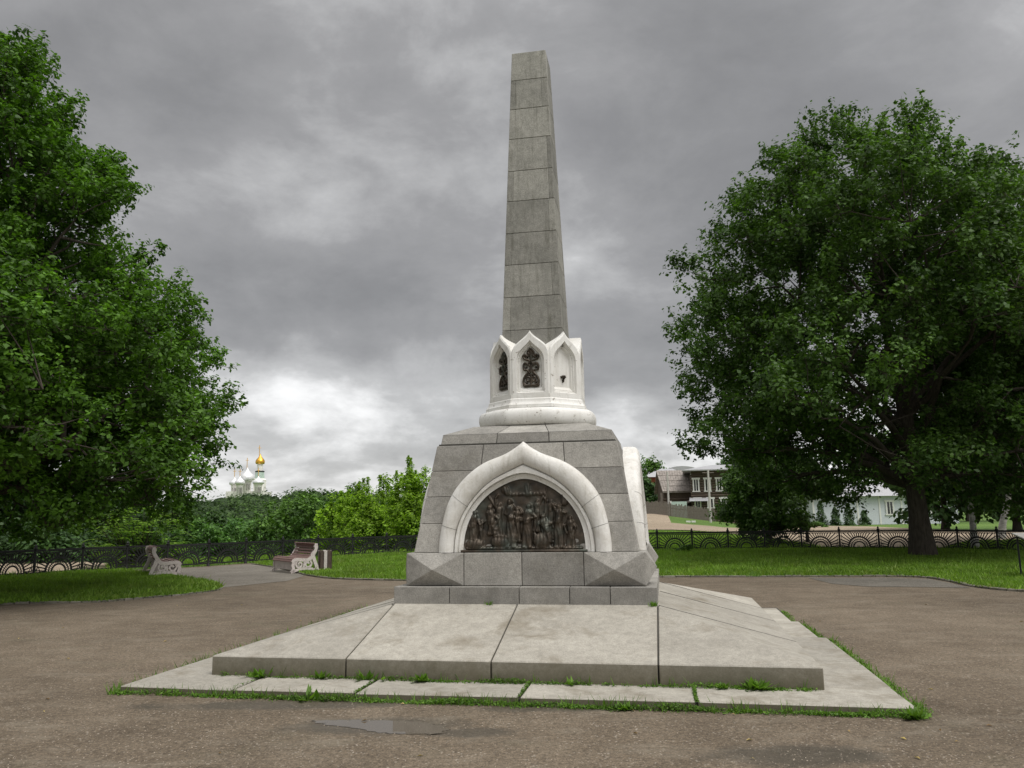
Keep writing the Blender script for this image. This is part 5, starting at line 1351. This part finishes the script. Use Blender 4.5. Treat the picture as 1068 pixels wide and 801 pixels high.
for (px, py) in [(765, 746), (735, 745), (790, 601.5), (660, 742), (340, 610), (1022, 612), (1060, 616), (420, 735), (232, 726), (905, 700)] + [(rl.uniform(0, 1068), rl.uniform(612, 800)) for _ in range(45)]:
    x, y = gp(px, py); lx, ly = (x - .3582) * cs + (y - 11.0137) * sn, -(x - .3582) * sn + (y - 11.0137) * cs
    if abs(lx) < LO + .05 and abs(ly) < LO + .05: continue
    a, r = rl.uniform(0, 6.28), rl.uniform(.015, .032)
    lf.add([(x + r * math.cos(a), y + r * math.sin(a), .008), (x - r * .4 * math.sin(a), y + r * .4 * math.cos(a), .014), (x - r * math.cos(a), y - r * math.sin(a), .006), (x + r * .4 * math.sin(a), y - r * .4 * math.cos(a), .018)], [(0, 1, 2, 3)], rl.random())
lf.build('fallen_leaves', 'deadleaf', None, kind='stuff', label='small yellowed leaves lying on the pavement', category='leaves')
# ================================================================== LIGHT
EL, AZ = rad(62), rad(132)                      # sun behind thin cloud, to the right and behind the camera
sun_dir = Vector((math.sin(AZ) * math.cos(EL), math.cos(AZ) * math.cos(EL), math.sin(EL)))
sd = bpy.data.lights.new('sun', 'SUN'); sd.energy = 1.5; sd.angle = rad(35); sd.color = (1, .965, .91)
so = bpy.data.objects.new('sun', sd); COL.objects.link(so); so.rotation_euler = sun_dir.to_track_quat('Z', 'Y').to_euler(); so.location = sun_dir * 50

wd_ = bpy.data.worlds.new('World'); SC.world = wd_; wd_.use_nodes = True; nt = wd_.node_tree; nt.nodes.clear(); n = N(nt)
out = n.node('ShaderNodeOutputWorld')
sky = n.node('ShaderNodeTexSky'); sky.sky_type = 'NISHITA'; sky.sun_disc = False; sky.sun_elevation = EL; sky.sun_rotation = AZ
b1 = n.node('ShaderNodeBackground'); n.link(sky.outputs[0], b1.inputs[0]); b1.inputs[1].default_value = .08
tc = n.node('ShaderNodeTexCoord'); sep = n.node('ShaderNodeSeparateXYZ'); n.link(tc.outputs['Generated'], sep.inputs[0])
zc = n.math('MAXIMUM', sep.outputs[2], 0.0); den = n.math('ADD', zc, .30)
cx_ = n.math('DIVIDE', sep.outputs[0], den); cy_ = n.math('DIVIDE', sep.outputs[1], den); cmb = n.node('ShaderNodeCombineXYZ'); n.link(cx_, cmb.inputs[0]); n.link(cy_, cmb.inputs[1])
def shifted(loc, src):
    m_ = n.node('ShaderNodeMapping'); m_.inputs['Location'].default_value = loc; n.link(src, m_.inputs['Vector']); return m_.outputs[0]
SKX, SKY = .4, 2.2
cl1 = n.noise(shifted((SKX, SKY, 1.3), cmb.outputs[0]), .85, 4, .5, .25); cl2 = n.noise(shifted((3.7, 1.2, 5), cmb.outputs[0]), 2.3, 7, .58, .25)
puff = n.noise(shifted((1.1, 4.2, 2.0), n.coord('Generated', (1, 1, 1.7))), 5.5, 7, .6, .2)
cl = n.math('ADD', n.math('ADD', n.math('MULTIPLY', cl1, .50), n.math('MULTIPLY', cl2, .22)), n.math('MULTIPLY', puff, .28))
cl = n.math('ADD', n.math('MULTIPLY', n.math('SUBTRACT', cl, .5), 1.2), .5)
hz = n.maprange(zc, .0, .235, 1, 0); hz = n.math('POWER', hz, 1.15)
v = n.math('ADD', cl, n.math('MULTIPLY', hz, .225)); v = n.math('ADD', v, n.maprange(zc, .45, .75, 0, .05))
col = n.ramp(v, [(.34, (.165, .164, .165)), (.45, (.205, .204, .206)), (.54, (.262, .260, .262)), (.64, (.42, .42, .42)), (.72, (.72, .72, .72)), (.82, (.90, .90, .90))])
# brighter where the sun stands behind the cloud
dt = n.node('ShaderNodeVectorMath', operation='DOT_PRODUCT'); n.link(tc.outputs['Generated'], dt.inputs[0]); dt.inputs[1].default_value = sun_dir
gl = n.math('MULTIPLY', n.math('POWER', n.math('MAXIMUM', dt.outputs['Value'], 0.0), 3.0), 3.2); zen = n.maprange(sep.outputs[2], .55, 1.0, 0, 1.2); gl = n.math('ADD', n.math('ADD', gl, zen), 1.0)
b2_ = n.node('ShaderNodeBackground'); n.link(col, b2_.inputs[0]); n.link(gl, b2_.inputs[1])
ms = n.node('ShaderNodeMixShader'); ms.inputs[0].default_value = .94; n.link(b1.outputs[0], ms.inputs[1]); n.link(b2_.outputs[0], ms.inputs[2]); n.link(ms.outputs[0], out.inputs['Surface'])

SC.view_settings.view_transform = 'Standard'; SC.view_settings.look = 'None'; SC.view_settings.exposure = 0.46; SC.view_settings.gamma = 1.0
SC.view_settings.use_curve_mapping = False
SC.render.engine = 'CYCLES'; SC.cycles.use_denoising = True; SC.cycles.max_bounces = 6; SC.cycles.transmission_bounces = 4; SC.cycles.transparent_max_bounces = 4
